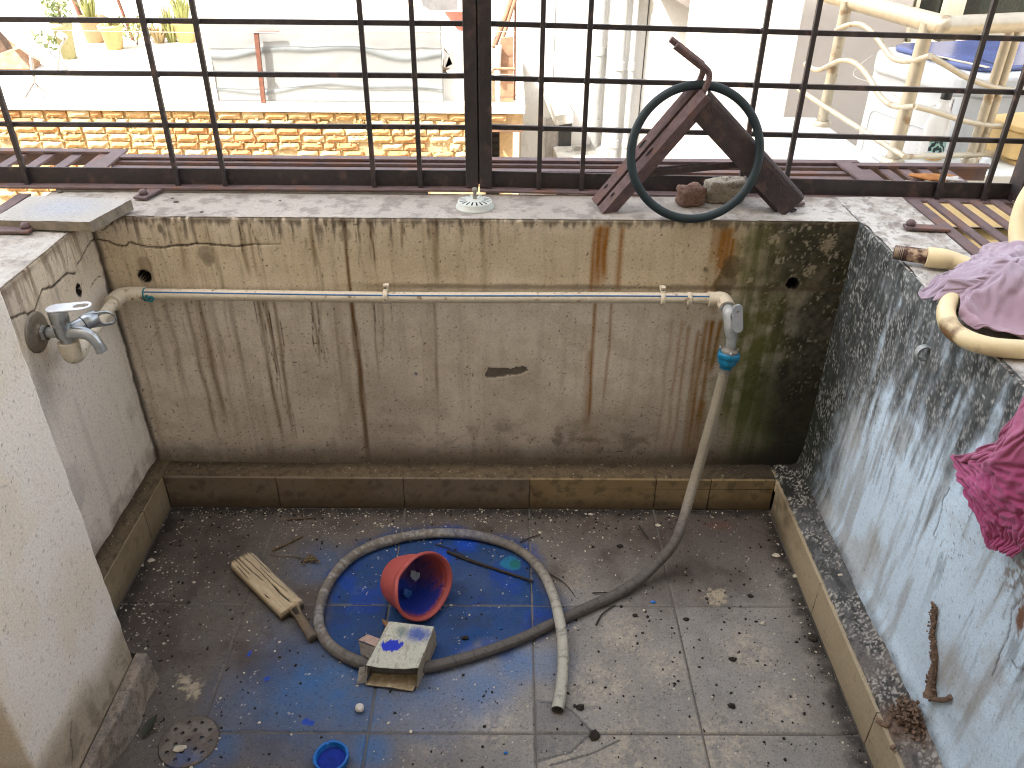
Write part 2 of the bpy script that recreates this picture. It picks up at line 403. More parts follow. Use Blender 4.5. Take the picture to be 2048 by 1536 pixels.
    C = mixc(C, lin(176, 166, 146), mo*sst(.64, .72, fl1)*sst(.2, .5, Z)*sst(.44, .60, n2+.02)*.7)
    # worn flaked patches right of the rust
    for px, py, r in ((1420, 545, .018), (1425, 560, .014), (1432, 585, .012), (1480, 465, .012), (1550, 475, .010), (1655, 490, .013), (1620, 540, .010), (1500, 560, .006)):
        p = bw(px, py); m = sst(1.1, .8, np.hypot((X-p[0])/r, (Z-p[2])/(r*1.3))+(fl1-.5)*2.6)
        C = mixc(C, lin(176, 162, 136), m*.6)
    for px, py, r in ((1455, 560, .03), (1470, 540, .025), (1410, 540, .012)):
        p = bw(px, py); C = mixc(C, lin(86, 74, 50), sst(1.1, .7, np.hypot((X-p[0])/r, (Z-p[2])/r)+(n2-.5)*2)*.7)
    # grime under the coping edge, drips
    top = sst(.016, .002, H-Z+(fbm(X, Z*0, 130, o=2, seed=51)-.5)*.03)
    C = mixc(C, lin(70, 58, 44), top*.75)
    dr = sst(.56, .72, fbm(X, Z, 120, 16, o=3, seed=52))*sst(.10, .01, H-Z)*sst(.1, -.3, X)
    C = mixc(C, lin(66, 52, 38), dr*.75)
    # dark line left in the corner and above the pipe
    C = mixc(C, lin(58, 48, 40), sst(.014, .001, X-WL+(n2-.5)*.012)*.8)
    pz = bw(800, 575)[2]; C = mixc(C, lin(80, 66, 52), sst(.009, .001, abs(Z-pz-.004)+(n2-.5)*.008)*sst(-.5, -.2, X)*.6)
    # specks, denser low down
    for f, lo_, s in ((330, .93, 61), (210, .955, 62), (120, .965, 63)):
        C = mixc(C, lin(52, 42, 34), sst(lo_, lo_+.03, vnoise(X*f, Z*f, s)+.02*sst(.4, .1, Z))*.75)
    D = (n1-.5)*.004+(n2-.5)*.0012
    # hairline crack
    q = [tuple(bw(*a)[[0, 2]]) for a in ((195, 478), (215, 482), (235, 490), (252, 492), (259, 484), (282, 491), (302, 495), (330, 495), (345, 491), (372, 491), (392, 487), (430, 489), (470, 493), (510, 489), (560, 488))]
    k = pdist(X+(n3-.5)*.002, Z+(n3-.5)*.003, q); w = sst(.0026, .0009, k)*(1-.75*sst(-.62, -.50, X))
    C = mixc(C, lin(46, 36, 28), w*.9); D = D-w*.0025
    q = [tuple(bw(*a)[[0, 2]]) for a in ((205, 460), (220, 450), (232, 436), (243, 434))]
    w = sst(.0022, .0008, pdist(X, Z+(n3-.5)*.003, q)); C = mixc(C, lin(60, 50, 40), w*.8); D = D-w*.002
    # plaster knocked off
    q = [tuple(bw(*a)[[0, 2]]) for a in ((970, 748), (978, 735), (1000, 737), (1020, 738), (1040, 734), (1053, 735), (1055, 742), (1040, 750), (1015, 752), (990, 756), (972, 756))]
    m = inpoly(X+(n3-.5)*.004, Z+(n3-.5)*.004, q); C = mixc(C, lin(112, 104, 94)*(.8+.4*n3[..., None]), m*1.); D = D-m*.003
    for px, py, r in ((410, 505, .014), (415, 520, .010), (690, 470, .012)):
        p = bw(px, py); C = mixc(C, lin(132, 120, 100), sst(1.1, .7, np.hypot(X-p[0], (Z-p[2])*.8)/r+(n2-.5)*1.5)*.6)
    p = bw(310, 468); C = mixc(C, lin(206, 192, 168), sst(1.1, .8, np.hypot((X-p[0])/.012, (Z-p[2])/.016)+(n2-.5)*1.5)*.7)
    p = bw(832, 747); C = mixc(C, lin(50, 70, 120), sst(1.2, .6, np.hypot(X-p[0], Z-p[2])/.004)*.8)
    p = bw(290, 530); C = mixc(C, lin(120, 98, 78), sst(1.1, .7, np.hypot((X-p[0])/.016, (Z-p[2])/.022)+(n2-.5))*.5)
    for p, r in HOLES_B:
        k = np.hypot(X-p[0], Z-p[2])+(n3-.5)*.004
        C = mixc(C, lin(26, 21, 18), sst(r+.0032, r+.0012, k)); D = D-sst(r+.0005, r-.0015, k)*.05
        C = mixc(C, lin(120, 108, 92), (sst(r+.008, r+.003, k)-sst(r+.0032, r+.0012, k))*.4)
    return C, D
def top_paint(A, B, seed=0, white=0.):
    """coping: A along the wall, B across it (0 at the inner edge)"""
    n1 = fbm(A, B, 8, o=5, seed=71+seed); n2 = fbm(A, B, 42, o=5, seed=72+seed); n3 = fbm(A, B, 150, o=3, seed=73+seed)
    C = np.ones(A.shape+(3,))*lin(166, 159, 151)*(.82+.36*n1)[..., None]
    C = mixc(C, lin(110, 102, 96), sst(.46, .68, n2)*.55)
    C = mixc(C, lin(180, 175, 168), sst(.55, .75, n1*.5+n3*.5)*.5)
    C = mixc(C, lin(110, 92, 80), sst(.11, .15, B)*(.3+.6*n2)*.6)
    C = mixc(C, lin(70, 60, 54), sst(.955, .985, vnoise(A*260, B*260, 75+seed))*.8)
    if white:
        w = sst(.40, .66, fbm(A, B, 40, o=5, seed=76+seed)*.8+.1+.10*sst(.1, .02, B))
        C = mixc(C, lin(192, 189, 184), w*white); C = mixc(C, lin(120, 115, 110), sst(.56, .66, fbm(A, B, 60, 110, o=5, seed=77+seed))*white*.7)
    return C, (n1-.5)*.004+(n2-.5)*.0015
def wallsheet(name, a0, a1, step, face, top, O, A, N, depth, zb, m, r=.005, rmask=None):
    """one painted skin: up the inner face, over the worn edge, across the coping and down the outside.
    O + A*a runs along the wall, N points into the room"""
    na = int(abs(a1-a0)/step)+1
    zs = np.linspace(zb, H, int((H-zb)/step)+1); bs = np.linspace(0, depth, int(depth/step)+1)[1:]
    a = np.linspace(a0, a1, na); O, A, N = (np.array(q, float) for q in (O, A, N))
    Af, Zf = np.meshgrid(a, zs, indexing='ij'); At, Bt = np.meshgrid(a, bs, indexing='ij')
    Cf, Df = face(Af, Zf); Ct, Dt = top(At, Bt)
    rm = 1. if rmask is None else rmask(Af)
    ch = .004*(fbm(a, a*0+seedof(name), 40, o=4, seed=91)-.5)[:, None]*2       # chipped arris
    rr = np.clip(r+ch, .001, .012)
    k = np.clip((Zf-(H-rr))/rr, 0, 1); Df = Df-rr*(1-np.sqrt(np.clip(1-k*k, 0, 1)))*rm*.9
    Pf = O+A*Af[..., None]+N*Df[..., None]; Pf[..., 2] = Zf
    lipd = 1-np.clip(Bt/rr, 0, 1); rmt = 1. if rmask is None else rmask(At)
    Pt = O+A*At[..., None]-N*Bt[..., None]; Pt[..., 2] = H+Dt*sst(0, .01, Bt)-rr*(1-np.sqrt(np.clip(1-lipd**2, 0, 1)))*rmt*.6
    out = O+A*a[:, None]-N*depth; o1 = out.copy(); o1[:, 2] = -.7
    P = np.concatenate([Pf, Pt, o1[:, None, :]], 1)
    C = np.concatenate([Cf, Ct, np.broadcast_to(lin(150, 140, 125), (na, 1, 3))], 1)
    return gridmesh(name, P, C, m)
def seedof(s): return sum(map(ord, s)) % 97*1.37
PLASTER = amat('limewash_plaster', rough=.9, var=.15, scale=240., bump=.45, bscale=300.)
def back_top(A, B):
    C, D = top_paint(A, B)
    w = sst(.42, .56, A); C2, D2 = top_paint(A, B, 3, .9)
    C = C*(1-w[..., None])+C2*w[..., None]
    return C, D
wall_b = wallsheet('parapet_wall', WL, WR, .0026, back_paint, back_top, (0, WB, 0), (1, 0, 0), (0, -1, 0), OB-WB, 0., PLASTER)
tag(wall_b, 'long rain-streaked cream parapet wall with the water pipe running along it', 'wall', 'parapet walls round the balcony')

def left_paint(Y, Z):
    n1 = fbm(Y, Z, 7, o=5, seed=121); n2 = fbm(Y, Z, 34, o=5, seed=122); n3 = fbm(Y, Z, 120, o=3, seed=123)
    st = fbm(Y, Z, 60, 4, o=4, seed=124)
    C = np.ones(Y.shape+(3,))*lin(226, 217, 203)*(.9+.2*n1)[..., None]
    up = sst(.52, .62, Z+(n1-.5)*.12)
    C = mixc(C, lin(206, 188, 160), up*.8)
    C = mixc(C, lin(126, 106, 84), sst(.55, .72, st)*(.15+.45*up))
    C = mixc(C, lin(150, 140, 134), sst(.55, .75, n1)*.35)
    C = mixc(C, lin(96, 78, 60), sst(.02, .003, H-Z+(n2-.5)*.03)*.55)
    C = mixc(C, lin(110, 88, 66), sst(.56, .7, fbm(Y, Z, 120, 14, o=3, seed=125))*sst(.11, .02, H-Z)*.55)
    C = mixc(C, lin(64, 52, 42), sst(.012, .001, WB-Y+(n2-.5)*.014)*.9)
    C = mixc(C, lin(120, 104, 84), sst(.17, .10, Z+(n2-.5)*.1)*.6)
    p = lw(90, 780); C = mixc(C, lin(96, 92, 88), sst(1.2, .1, np.hypot((Y-p[1])/.035, (Z-p[2]-.01)/.10)+(st-.5)*1.2)*.55)
    for f, lo_, s in ((330, .94, 161), (190, .965, 162)):
        C = mixc(C, lin(70, 58, 48), sst(lo_, lo_+.03, vnoise(Y*f, Z*f, s))*.75)
    D = (n1-.5)*.004+(n2-.5)*.001
    for line, wd in ((((12, 640), (30, 634), (50, 625), (55, 630), (70, 622), (78, 598), (85, 580), (105, 574), (120, 560), (136, 545), (140, 548), (152, 547)), .0030), (((155, 530), (165, 515), (173, 498), (183, 482), (190, 478)), .0022), (((130, 475), (133, 500), (136, 530)), .0013), (((182, 575), (195, 555), (205, 551)), .0013), (((188, 455), (193, 470), (192, 482)), .002)):
        q = [tuple(lw(*a)[[1, 2]]) for a in line]
        k = pdist(Y+(n3-.5)*.003, Z+(n3-.5)*.003, q); w = sst(wd, wd*.35, k)
        C = mixc(C, lin(48, 36, 28), w*.95); D = D-w*.003
    p = lw(158, 580); k = np.hypot((Y-p[1])/.8, Z-p[2])+(n3-.5)*.004
    C = mixc(C, lin(30, 20, 18), sst(.0145, .0122, k)); D = D-sst(.0108, .0090, k)*.03
    return C, D
wall_l = wallsheet('parapet_wall', -.52, OB, .0024, left_paint, lambda A, B: top_paint(A, B, 5, .5), (WL, 0, 0), (0, 1, 0), (1, 0, 0), WL-OL, 0., PLASTER, rmask=lambda y: sst(WB+.004, WB-.004, y))
tag(wall_l, 'cracked cream parapet wall behind the two-lever chrome tap', 'wall', 'parapet walls round the balcony')

def right_paint(Y, Z):
    n1 = fbm(Y, Z, 6, o=5, seed=221); n2 = fbm(Y, Z, 32, o=5, seed=222); n3 = fbm(Y, Z, 120, o=3, seed=223)
    st = fbm(Y+Z*.05, Z, 46, 4.5, o=5, seed=224); st2 = fbm(Y, Z, 110, 9, o=4, seed=225)
    C = np.ones(Y.shape+(3,))*lin(206, 224, 238)*(.9+.2*n1)[..., None]
    C = mixc(C, lin(150, 148, 142), sst(.48, .68, st)*.55)
    C = mixc(C, lin(120, 112, 102), sst(.56, .74, st2)*.5*sst(.25, .55, Z))
    C = mixc(C, lin(160, 146, 126), sst(.5, .72, fbm(Y, Z, 9, o=4, seed=226))*.4)
    h0 = .50-.25*sst(-.10, .03, Y)-.10*sst(-.25, -.05, Y)+.10*sst(-.35, -.6, Y)       # mould comes lower towards the corner
    mo = sst(h0-.13, h0+.13, Z+(st-.5)*.34+(n2-.5)*.10)
    crn = sst(-.15, -.02, Y+(n2-.5)*.05+(st-.5)*.09+.05*sst(.3, .6, Z)); mo = np.maximum(mo, crn*.98)
    bl = sst(.42, .62, n2*.6+st2*.4+.16*mo)
    C = mixc(C, lin(98, 101, 100), mo*(.4+.6*bl))
    C = mixc(C, lin(56, 58, 56), mo*sst(.38, .68, fbm(Y, Z, 60, 22, o=5, seed=227))*.85)
    C = mixc(C, lin(104, 92, 72), mo*sst(.45, .7, n1)*sst(-.30, -.5, Y)*.5)
    C = mixc(C, lin(40, 41, 34), crn*(.55+.35*n3)); C = mixc(C, lin(36, 40, 28), crn*sst(.55, .25, Z)*.75)
    flk = fbm(Y+Z*.06, Z, 380, 170, o=3, seed=228)
    C = mixc(C, lin(200, 200, 196), mo*sst(.52, .70, flk)*sst(.38, .66, n2+.04)*.62)
    C = mixc(C, lin(206, 206, 202), mo*sst(.90, .95, vnoise(Y*260, Z*200, 229))*.8)
    C = mixc(C, lin(62, 62, 60), sst(.135, .085, Z+(n2-.5)*.05)*.7)
    C = mixc(C, lin(52, 52, 50), sst(.60, .68, st2)*sst(.16, .42, Z)*.35)
    for f, lo_, s in ((330, .945, 261), (190, .965, 262)):
        C = mixc(C, lin(66, 60, 54), sst(lo_, lo_+.03, vnoise(Y*f, Z*f, s))*.7)
    D = (n1-.5)*.007+(n2-.5)*.0016+mo*(flk-.5)*.0014
    D = D+.010*sst(.17, .092, Z)**2               # coved foot
    for line in (((2048, 1190), (2022, 1218), (2018, 1250), (2012, 1280), (2000, 1300), (1990, 1335), (1984, 1352)), ((2020, 1320), (2030, 1336), (2048, 1340)), ((1900, 975), (1886, 1000), (1884, 1020), (1880, 1035), (1868, 1070))):
        q = [tuple(rw(*a)[[1, 2]]) for a in line]; w = sst(.0022, .0007, pdist(Y+(n3-.5)*.003, Z+(n3-.5)*.003, q))
        C = mixc(C, lin(84, 84, 84), w*.85); D = D-w*.0015
    for px, py, r in ((2040, 1240, .014), (2035, 1255, .010), (2044, 1228, .012)):
        p = rw(px, py); C = mixc(C, lin(120, 84, 62), sst(1.1, .8, np.hypot((Y-p[1])/.6, Z-p[2])/r+(n3-.5)*2)*.85)
    p = rw(2040, 1160); C = mixc(C, lin(116, 88, 62), sst(1.2, .3, np.hypot(Y-p[1], Z-p[2])/.05+(n2-.5))*sst(.5, .62, vnoise(Y*210, Z*210, 270))*.7)
    return C, D
wall_r = wallsheet('parapet_wall', -1.35, OB, .003, right_paint, lambda A, B: top_paint(A, B, 9, 1.), (WR, 0, 0), (0, 1, 0), (-1, 0, 0), OR-WR, 0., PLASTER, r=.010, rmask=lambda y: sst(WB+.004, WB-.02, y))
tag(wall_r, 'white parapet wall blackened with mould, cloths lying over its top', 'wall', 'parapet walls round the balcony')

# pilaster at the near left, carrying on up to the slab
PX, PY0, PY1 = -.742, -.800, -.503
def pil_paint(Y, Z):
    n1 = fbm(Y, Z, 7, o=5, seed=321); n2 = fbm(Y, Z, 34, o=5, seed=322); n3 = fbm(Y, Z, 120, o=3, seed=323)
    C = np.ones(Y.shape+(3,))*lin(228, 214, 196)*(.9+.2*n1)[..., None]
    C = mixc(C, lin(230, 225, 217), sst(.45, .6, n1)*.5)
    C = mixc(C, lin(150, 132, 104), sst(.21, .14, Z+(n1-.5)*.08)*.75)
    C = mixc(C, lin(112, 100, 84), sst(.5, .7, n2)*sst(.2, .1, Z)*.6)
    C = mixc(C, lin(70, 56, 42), sst(.006, .001, abs(Z-.072)+(n2-.5)*.012)*.7)
    for f, lo_, s in ((300, .945, 361), (170, .965, 362)):
        C = mixc(C, lin(84, 72, 62), sst(lo_, lo_+.03, vnoise(Y*f, Z*f, s))*.7)
    D = (n1-.5)*.003+(n2-.5)*.001
    q = [(-.70, .16), (-.715, .14), (-.722, .115), (-.735, .10), (-.738, .075)]
    w = sst(.002, .0007, pdist(Y+(n3-.5)*.003, Z+(n3-.5)*.003, q)); C = mixc(C, lin(70, 58, 46), w*.8); D = D-w*.002
    return C, D
Yg, Zg = np.meshgrid(np.linspace(PY0, PY1, 100), np.concatenate([np.linspace(0, .95, 320), np.linspace(.96, 2.6, 12)]), indexing='ij')
C, D = pil_paint(Yg, Zg)
D = D-.006*(1-np.clip(np.minimum(Yg-PY0, PY1-Yg)/.006, 0, 1))**2+.004*(fbm(Zg, Zg*0, 30, o=4, seed=5)-.5)*(np.minimum(Yg-PY0, PY1-Yg) < .004)
P = np.stack([PX+D, Yg+(np.where(Yg > PY1-.001, .006*(fbm(Zg, Zg*0, 25, o=4, seed=6)-.5), 0)), Zg], -1)
Pb = P[:, :, :].copy()
lo = P[:1].copy(); lo[..., 0] = -1.0; hi = P[-1:].copy(); hi[..., 0] = -1.0
P = np.concatenate([lo, P, hi], 0); C = np.concatenate([C[:1], C, C[-1:]], 0)
pil = gridmesh('wall_pier', P, C, PLASTER)
tag(pil, 'tall cream plastered wall pier at the near left, in front of the tap wall', 'wall pier')
NEARM = mat('tan_wall_paint', lin(176, 150, 116), .85, var=.12, bump=.2)
# ---------------------------------------------------------------- skirting tiles and the mortar bed behind them
SKM = amat('skirting_glaze', rough=.5, var=.12, scale=200., bump=.12, bscale=300., spec=.45)
LEDM = amat('mortar_ledge', rough=.95, var=.3, scale=240., bump=.6, bscale=200.)
def skirt_paint(S, Z, seed, base, dark):
    n1 = fbm(S, Z, 9, o=4, seed=seed); n2 = fbm(S, Z, 50, o=4, seed=seed+1)
    C = np.ones(S.shape+(3,))*base*(.88+.24*n1)[..., None]
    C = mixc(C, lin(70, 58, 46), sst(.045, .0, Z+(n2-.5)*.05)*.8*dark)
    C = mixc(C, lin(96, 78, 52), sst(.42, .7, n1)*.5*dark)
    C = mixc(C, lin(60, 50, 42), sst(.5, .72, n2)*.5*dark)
    C = mixc(C, lin(50, 42, 34), sst(.93, .97, vnoise(S*300, Z*300, seed+2))*.7)
    return C
def skirt_tile(s0, s1, place, seed, base, dark, parent, lab=None):
    S, Z = np.meshgrid(np.linspace(s0, s1, max(int((s1-s0)/.004), 4)), np.linspace(.0005, HS-.003, 24), indexing='ij')
    C = skirt_paint(S, Z, seed, base, dark) if not callable(dark) else skirt_paint(S, Z, seed, base, dark(S))
    P = place(S, Z, np.zeros(S.shape))
    back = place(S[:, [0, -1]], Z[:, [0, -1]], np.full((S.shape[0], 2), .009))
    P = np.concatenate([back[:, :1], P, back[:, 1:]], 1); C = np.concatenate([C[:, :1], C, C[:, -1:]*.8], 1)
    e0 = P[:1].copy(); e0[...] = place(S[:1, :1]+0*e0[..., 0], np.clip(e0[..., 2], 0, 1), np.full(e0.shape[:2], .009))
    o = gridmesh('skirting_tile', P, C, SKM, parent, smooth=False)
    return o
TAN = lin(150, 128, 92); TAND = lin(146, 126, 92); CRM = lin(172, 156, 128)
xs = [XL+.001]+[k*.3 for k in range(-2, 2)]+[.43, XR-.0005]
for k, (a, b) in enumerate(zip(xs[:-1], xs[1:])):
    if b-a < .02: continue
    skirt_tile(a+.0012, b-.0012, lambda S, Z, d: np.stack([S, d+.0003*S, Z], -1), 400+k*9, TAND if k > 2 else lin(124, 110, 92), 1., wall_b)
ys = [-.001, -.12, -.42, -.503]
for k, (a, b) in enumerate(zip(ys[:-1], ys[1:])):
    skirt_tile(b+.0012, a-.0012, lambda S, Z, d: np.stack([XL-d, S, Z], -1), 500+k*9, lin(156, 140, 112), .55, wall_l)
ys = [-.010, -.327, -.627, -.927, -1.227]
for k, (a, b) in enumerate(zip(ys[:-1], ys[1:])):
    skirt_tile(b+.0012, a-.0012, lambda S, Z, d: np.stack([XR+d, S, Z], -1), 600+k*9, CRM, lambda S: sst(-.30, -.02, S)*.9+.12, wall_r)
def ledge(a0, a1, place, paint, parent, W, lift=1.):
    A, B = np.meshgrid(np.linspace(a0, a1, int(abs(a1-a0)/.003)), np.linspace(0, 1, 28), indexing='ij')
    n1 = fbm(A, B*W, 20, o=5, seed=int(abs(a0)*100)+3); n2 = fbm(A, B*W, 90, o=4, seed=8)
    z = HS-.006+(.005+.005*lift)*sst(0, .25, B)+.016*lift*sst(.55, 1., B)**2+(n1-.5)*.007*sst(0, .3, B)+(n2-.5)*.003
    z = np.where(B < .001, HS-.03, z)
    P = place(A, B*W, z)
    return gridmesh('mortar_ledge', P, paint(A, B, n1, n2), LEDM, parent)
def led_b(A, B, n1, n2):
    C = np.ones(A.shape+(3,))*lin(104, 90, 70)*(.8+.4*n1)[..., None]
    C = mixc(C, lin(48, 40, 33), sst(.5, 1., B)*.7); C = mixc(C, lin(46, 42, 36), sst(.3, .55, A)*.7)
    C = mixc(C, lin(176, 166, 148), sst(.93, .96, vnoise(A*220, B*12, 11))*.7)
    return mixc(C, lin(60, 50, 40), sst(.5, .7, n2)*.5)
def led_r(A, B, n1, n2):
    C = np.ones(A.shape+(3,))*lin(92, 92, 92)*(.75+.5*n1)[..., None]
    C = mixc(C, lin(120, 108, 100), sst(-.35, -.6, A)*.6)
    C = mixc(C, lin(58, 60, 58), sst(.42, .62, fbm(A, B*.07, 40, 60, o=4, seed=15))*.75)
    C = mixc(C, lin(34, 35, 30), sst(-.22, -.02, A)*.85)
    C = mixc(C, lin(180, 174, 164), sst(.54, .66, fbm(A, B*.07, 260, 300, o=3, seed=16))*sst(.4, .6, fbm(A, B*.07, 22, o=4, seed=17))*.8)
    C = mixc(C, lin(210, 188, 150), sst(.12, .04, B)*sst(.48, .6, vnoise(A*120, B*0, 18))*.7)
    p = sst(.06, .01, abs(A+.655)+(n1-.5)*.05); C = mixc(C, lin(104, 84, 70), p*.8)
    return C
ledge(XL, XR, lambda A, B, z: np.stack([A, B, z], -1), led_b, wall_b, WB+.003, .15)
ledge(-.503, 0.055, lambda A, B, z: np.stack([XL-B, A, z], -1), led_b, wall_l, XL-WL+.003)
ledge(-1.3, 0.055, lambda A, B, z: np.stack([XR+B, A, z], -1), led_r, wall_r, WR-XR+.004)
cb = MB(); cb.box(((XL+XR)/2, WB/2+.005, .04), (XR-XL, WB-.012, .07)); cb.box((XL-.017, -.225, .04), (.012, .55, .07)); cb.box((XR+.038, -.64, .04), (.055, 1.3, .07))
cb.build('mortar_bed', mort, wall_b)
# pier plinth: worn cement skirting around the pier
Yg, Tg = np.meshgrid(np.linspace(-.86, PY1+.008, 110), np.linspace(0, 1, 40), indexing='ij')
n1 = fbm(Yg, Tg*.1, 20, o=5, seed=81); n2 = fbm(Yg, Tg*.1, 80, o=4, seed=82)
zz = np.clip(.074-.074*sst(.25, 1., Tg)**.8+(n1-.5)*.004, -.002, .09); xx = PX+.002+.020*np.minimum(Tg*3.2, 1)+.006*sst(.3, 1, Tg)+(n1-.5)*.010*Tg-.020*sst(-.60, -.70, Yg)*Tg
C = np.ones(Yg.shape+(3,))*lin(156, 142, 126)*(.8+.4*n1)[..., None]; C = mixc(C, lin(112, 106, 102), sst(.4, .6, n1)*.6); C = mixc(C, lin(70, 60, 50), sst(.5, .7, n2)*.4)
C = mixc(C, lin(170, 162, 150), sst(.04, .0, abs(Tg-.35)+(n2-.5)*.08)*.4)
P = np.stack([xx, Yg, zz], -1); e = P[-1:].copy(); e[..., 0] = np.minimum(e[..., 0], PX-.05)
gridmesh('plinth', np.concatenate([P, e], 0), np.concatenate([C, C[-1:]], 0), LEDM, pil)

m = MB(); m.box((-.63, OB+.004, .7095), (.80, .022, .019)); m.build('mortar_strip', mort, wall_b, .004)
# house behind the camera, its slab over the balcony, and the outside of the parapet
HW = mat('house_paint', lin(216, 208, 192), .85, var=.1, bump=.1)
m = MB(); m.box((-3.5, -2.55, 4.0), (17.0, .9, 13.0)); m.box((-1.65, -1.45, 1.0), (1.30, 1.30, 3.2)); m.box((1.9, -1.85, 1.0), (1.2, .5, 3.2)); m.box((-.12, -.5, -2.5), (1.80, 1.36, 4.7))  # unseen; main block made tall enough to keep both balconies shaded
hb = thing('house', (0, -2.5, 0), 'cream house the balcony belongs to, behind the viewer', 'house')
m.build('wall', HW, hb)
m = MB(); m.box((-1.25, -1.42, 2.68), (5.0, 1.34, .14)); m.build('ceiling_slab', HW, hb)
m = MB(); m.box((-.962, -1.15, .35), (.14, .70, .70)); nb_ = m.build('jamb', NEARM, hb)
# ================================================================ GRILLES AND CAGE PLATFORM
IRON = mat('dark_iron', lin(50, 43, 44), .55, metal=0., var=.3, scale=40., bump=.3, bscale=260., rust=.12, rustc=lin(80, 62, 58))
IRONR = mat('rusty_iron', lin(106, 88, 88), .7, var=.25, scale=28., bump=.35, bscale=240., rust=.2, rustc=lin(116, 86, 76))
GY = .22
def grille(label, x0, x1, bars, zs, tilt, frame_posts, z0=.719, ztop=2.45):
    t = thing('window_grille', ((x0+x1)/2, GY, z0), label, 'window grille', 'black iron grilles above the parapet')
    zz = lambda x, z: z+tilt*(x-x0)/1.12
    m = MB()
    m.beam((x0, GY+.004, zz(x0, z0+.020)), (x1, GY+.004, zz(x1, z0+.020)), .005, .040); m.build('bottom_rail', IRON, t, .0012)
    m = MB(); m.beam((x0, GY-.0095, zz(x0, z0+.0025)), (x1, GY-.009, zz(x1, z0+.0025)), .026, .005)
    m.build('rail_flange', IRONR, t, .0012)
    m = MB(); m.beam((x0, GY+.004, ztop), (x1, GY+.004, ztop), .03, .03); m.build('top_rail', IRON, t)
    for px in frame_posts:
        m = MB(); m.beam((px, GY-.001, zz(px, z0+.006)), (px, GY-.001, ztop-.016), .027, .022, (0, 1, 0)); m.build('frame_post', IRON, t, .002)
    first = None
    for bx in bars:
        m = MB(); w = random.uniform(-.0015, .0015)
        m.beam((bx, GY-.006, zz(bx, z0+.004)), (bx+w, GY-.006, ztop-.016), .0098, .0098, (0, 1, 0)); m.build('vertical_bar', IRON, t, .001)
    wb = MB()
    for z in zs[:5]:
        for bx in bars: wb.lathe([(0, -1), (.8, -.5), (1, 0), (.7, .6), (0, 1)], 6, Matrix.Translation((bx+random.uniform(-.003, .003), GY, zz(bx, z)+random.uniform(-.002, .002))) @ Matrix.Diagonal((.0075, .006, .0068, 1)))
    w_ = wb.build('weld_bead', IRON, t); w_['kind'] = 'stuff'
    for z in zs:
        m = MB(); m.beam((x0+.004, GY+.0045, zz(x0, z)), (x1-.004, GY+.0045, zz(x1, z)+random.uniform(-.002, .002)), .0085, .0098); m.build('horizontal_bar', IRON, t, .001)
    return t
zl = [.849, .9515, 1.0515]+[1.155+.102*k for k in range(12)]
zr = [.852, .950, 1.052]+[1.155+.102*k for k in range(12)]
gl = grille('black iron window grille left of the double centre post', -1.36, -.121, [-1.28, -1.093, -.769, -.667, -.3455, -.2455], zl, 0., [-.1333])
m = MB(); m.beam((-.1188, GY+.009, .73), (-.1188, GY+.009, 2.4), .014, .005, (0, 1, 0)); m.build('meeting_strip', IRON, gl)
gr = grille('black iron window grille right of the centre post, behind the rusty bracket', -.117, 1.045, [.0105, .103, .4465, .544, .881, .983], zr, -.019, [-.1042])
m = MB(); m.beam((1.062, GY-.012, .69), (1.062, GY-.012, 2.45), .045, .05, (0, 1, 0)); m.beam((1.090, GY+.03, .69), (1.090, GY+.03, 2.45), .03, .03, (0, 1, 0))
m.build('corner_post', IRON, gr, .002)
sg = thing('window_grille', (1.09, -.6, .70), 'side grille of black iron running back from the right corner post', 'window grille', 'black iron grilles above the parapet')
m = MB(); m.beam((1.092, .17, .715), (1.092, -1.4, .715), .005, .045); m.build('bottom_rail', IRON, sg, .0012); m = MB(); m.beam((1.075, .17, .694), (1.075, -1.4, .694), .03, .005); m.build('bottom_rail', IRON, sg, .0012)
for k in range(9):
    m = MB(); m.beam((1.088, .05-.17*k, .70), (1.088, .05-.17*k, 2.45), .0098, .0098, (0, 1, 0)); m.build('vertical_bar', IRON, sg)
for z in zr[:6]:
    m = MB(); m.beam((1.098, .15, z-.02), (1.098, -1.4, z-.02), .0085, .0098); m.build('horizontal_bar', IRON, sg)
# platform of flat bars outside the parapet
pf = thing('cage_platform', (0, .34, .70), 'rusty slatted iron platform running outside the parapet', 'slatted platform')
ZP = .7095
def slat(a, b, w=.022, t=.006, name='slat', dz=0., mt=IRONR):
    m = MB(); m.beam((*a, ZP+dz), (*b, ZP+dz), w, t); return m.build(name, mt, pf, .001)
for y in (.300, .337, .378, .425): slat((-.985, y), (.752, y), .021)
for y, a, b in ((.482, -1.9, -.99), (.44, -1.02, .79), (.420, .765, 1.10)): slat((a, y), (b, y), .026, .006, 'edge_bar', .0075)
m = MB(); m.beam((-1.02, .452, ZP-.016), (.79, .452, ZP-.016), .005, .03); m.beam((-1.9, .495, ZP-.016), (-1.0, .495, ZP-.016), .005, .03); m.beam((.76, .432, ZP-.016), (1.1, .432, ZP-.016), .005, .03); m.build('edge_angle', IRONR, pf)
slat((-.990, .235), (-1.004, .485), .034, .006, 'edge_bar', .009); slat((-1.028, .235), (-1.036, .47), .03, .006, 'edge_bar', .002)
slat((.765, .26), (.748, .44), .036, .006, 'edge_bar', .009)
for k in range(7):
    x = -1.10-.068*k; slat((x, .24), (x-.006, .478), .027)
for k in range(10):
    x = -1.092-.068*k; slat((x, .19), (x, -1.3), .027)
for k, x in enumerate((.800, .846, .892, .938, .988)):
    slat((x, .25), (x-.006, .418), .024)
m = MB(); m.beam((.815, .19, ZP+.002), (.822, -1.2, ZP+.002), .026, .006); m.build('edge_bar', IRONR, pf)
for k in range(5): slat((.858+.0465*k, .195), (.862+.0465*k, -1.25), .0195)
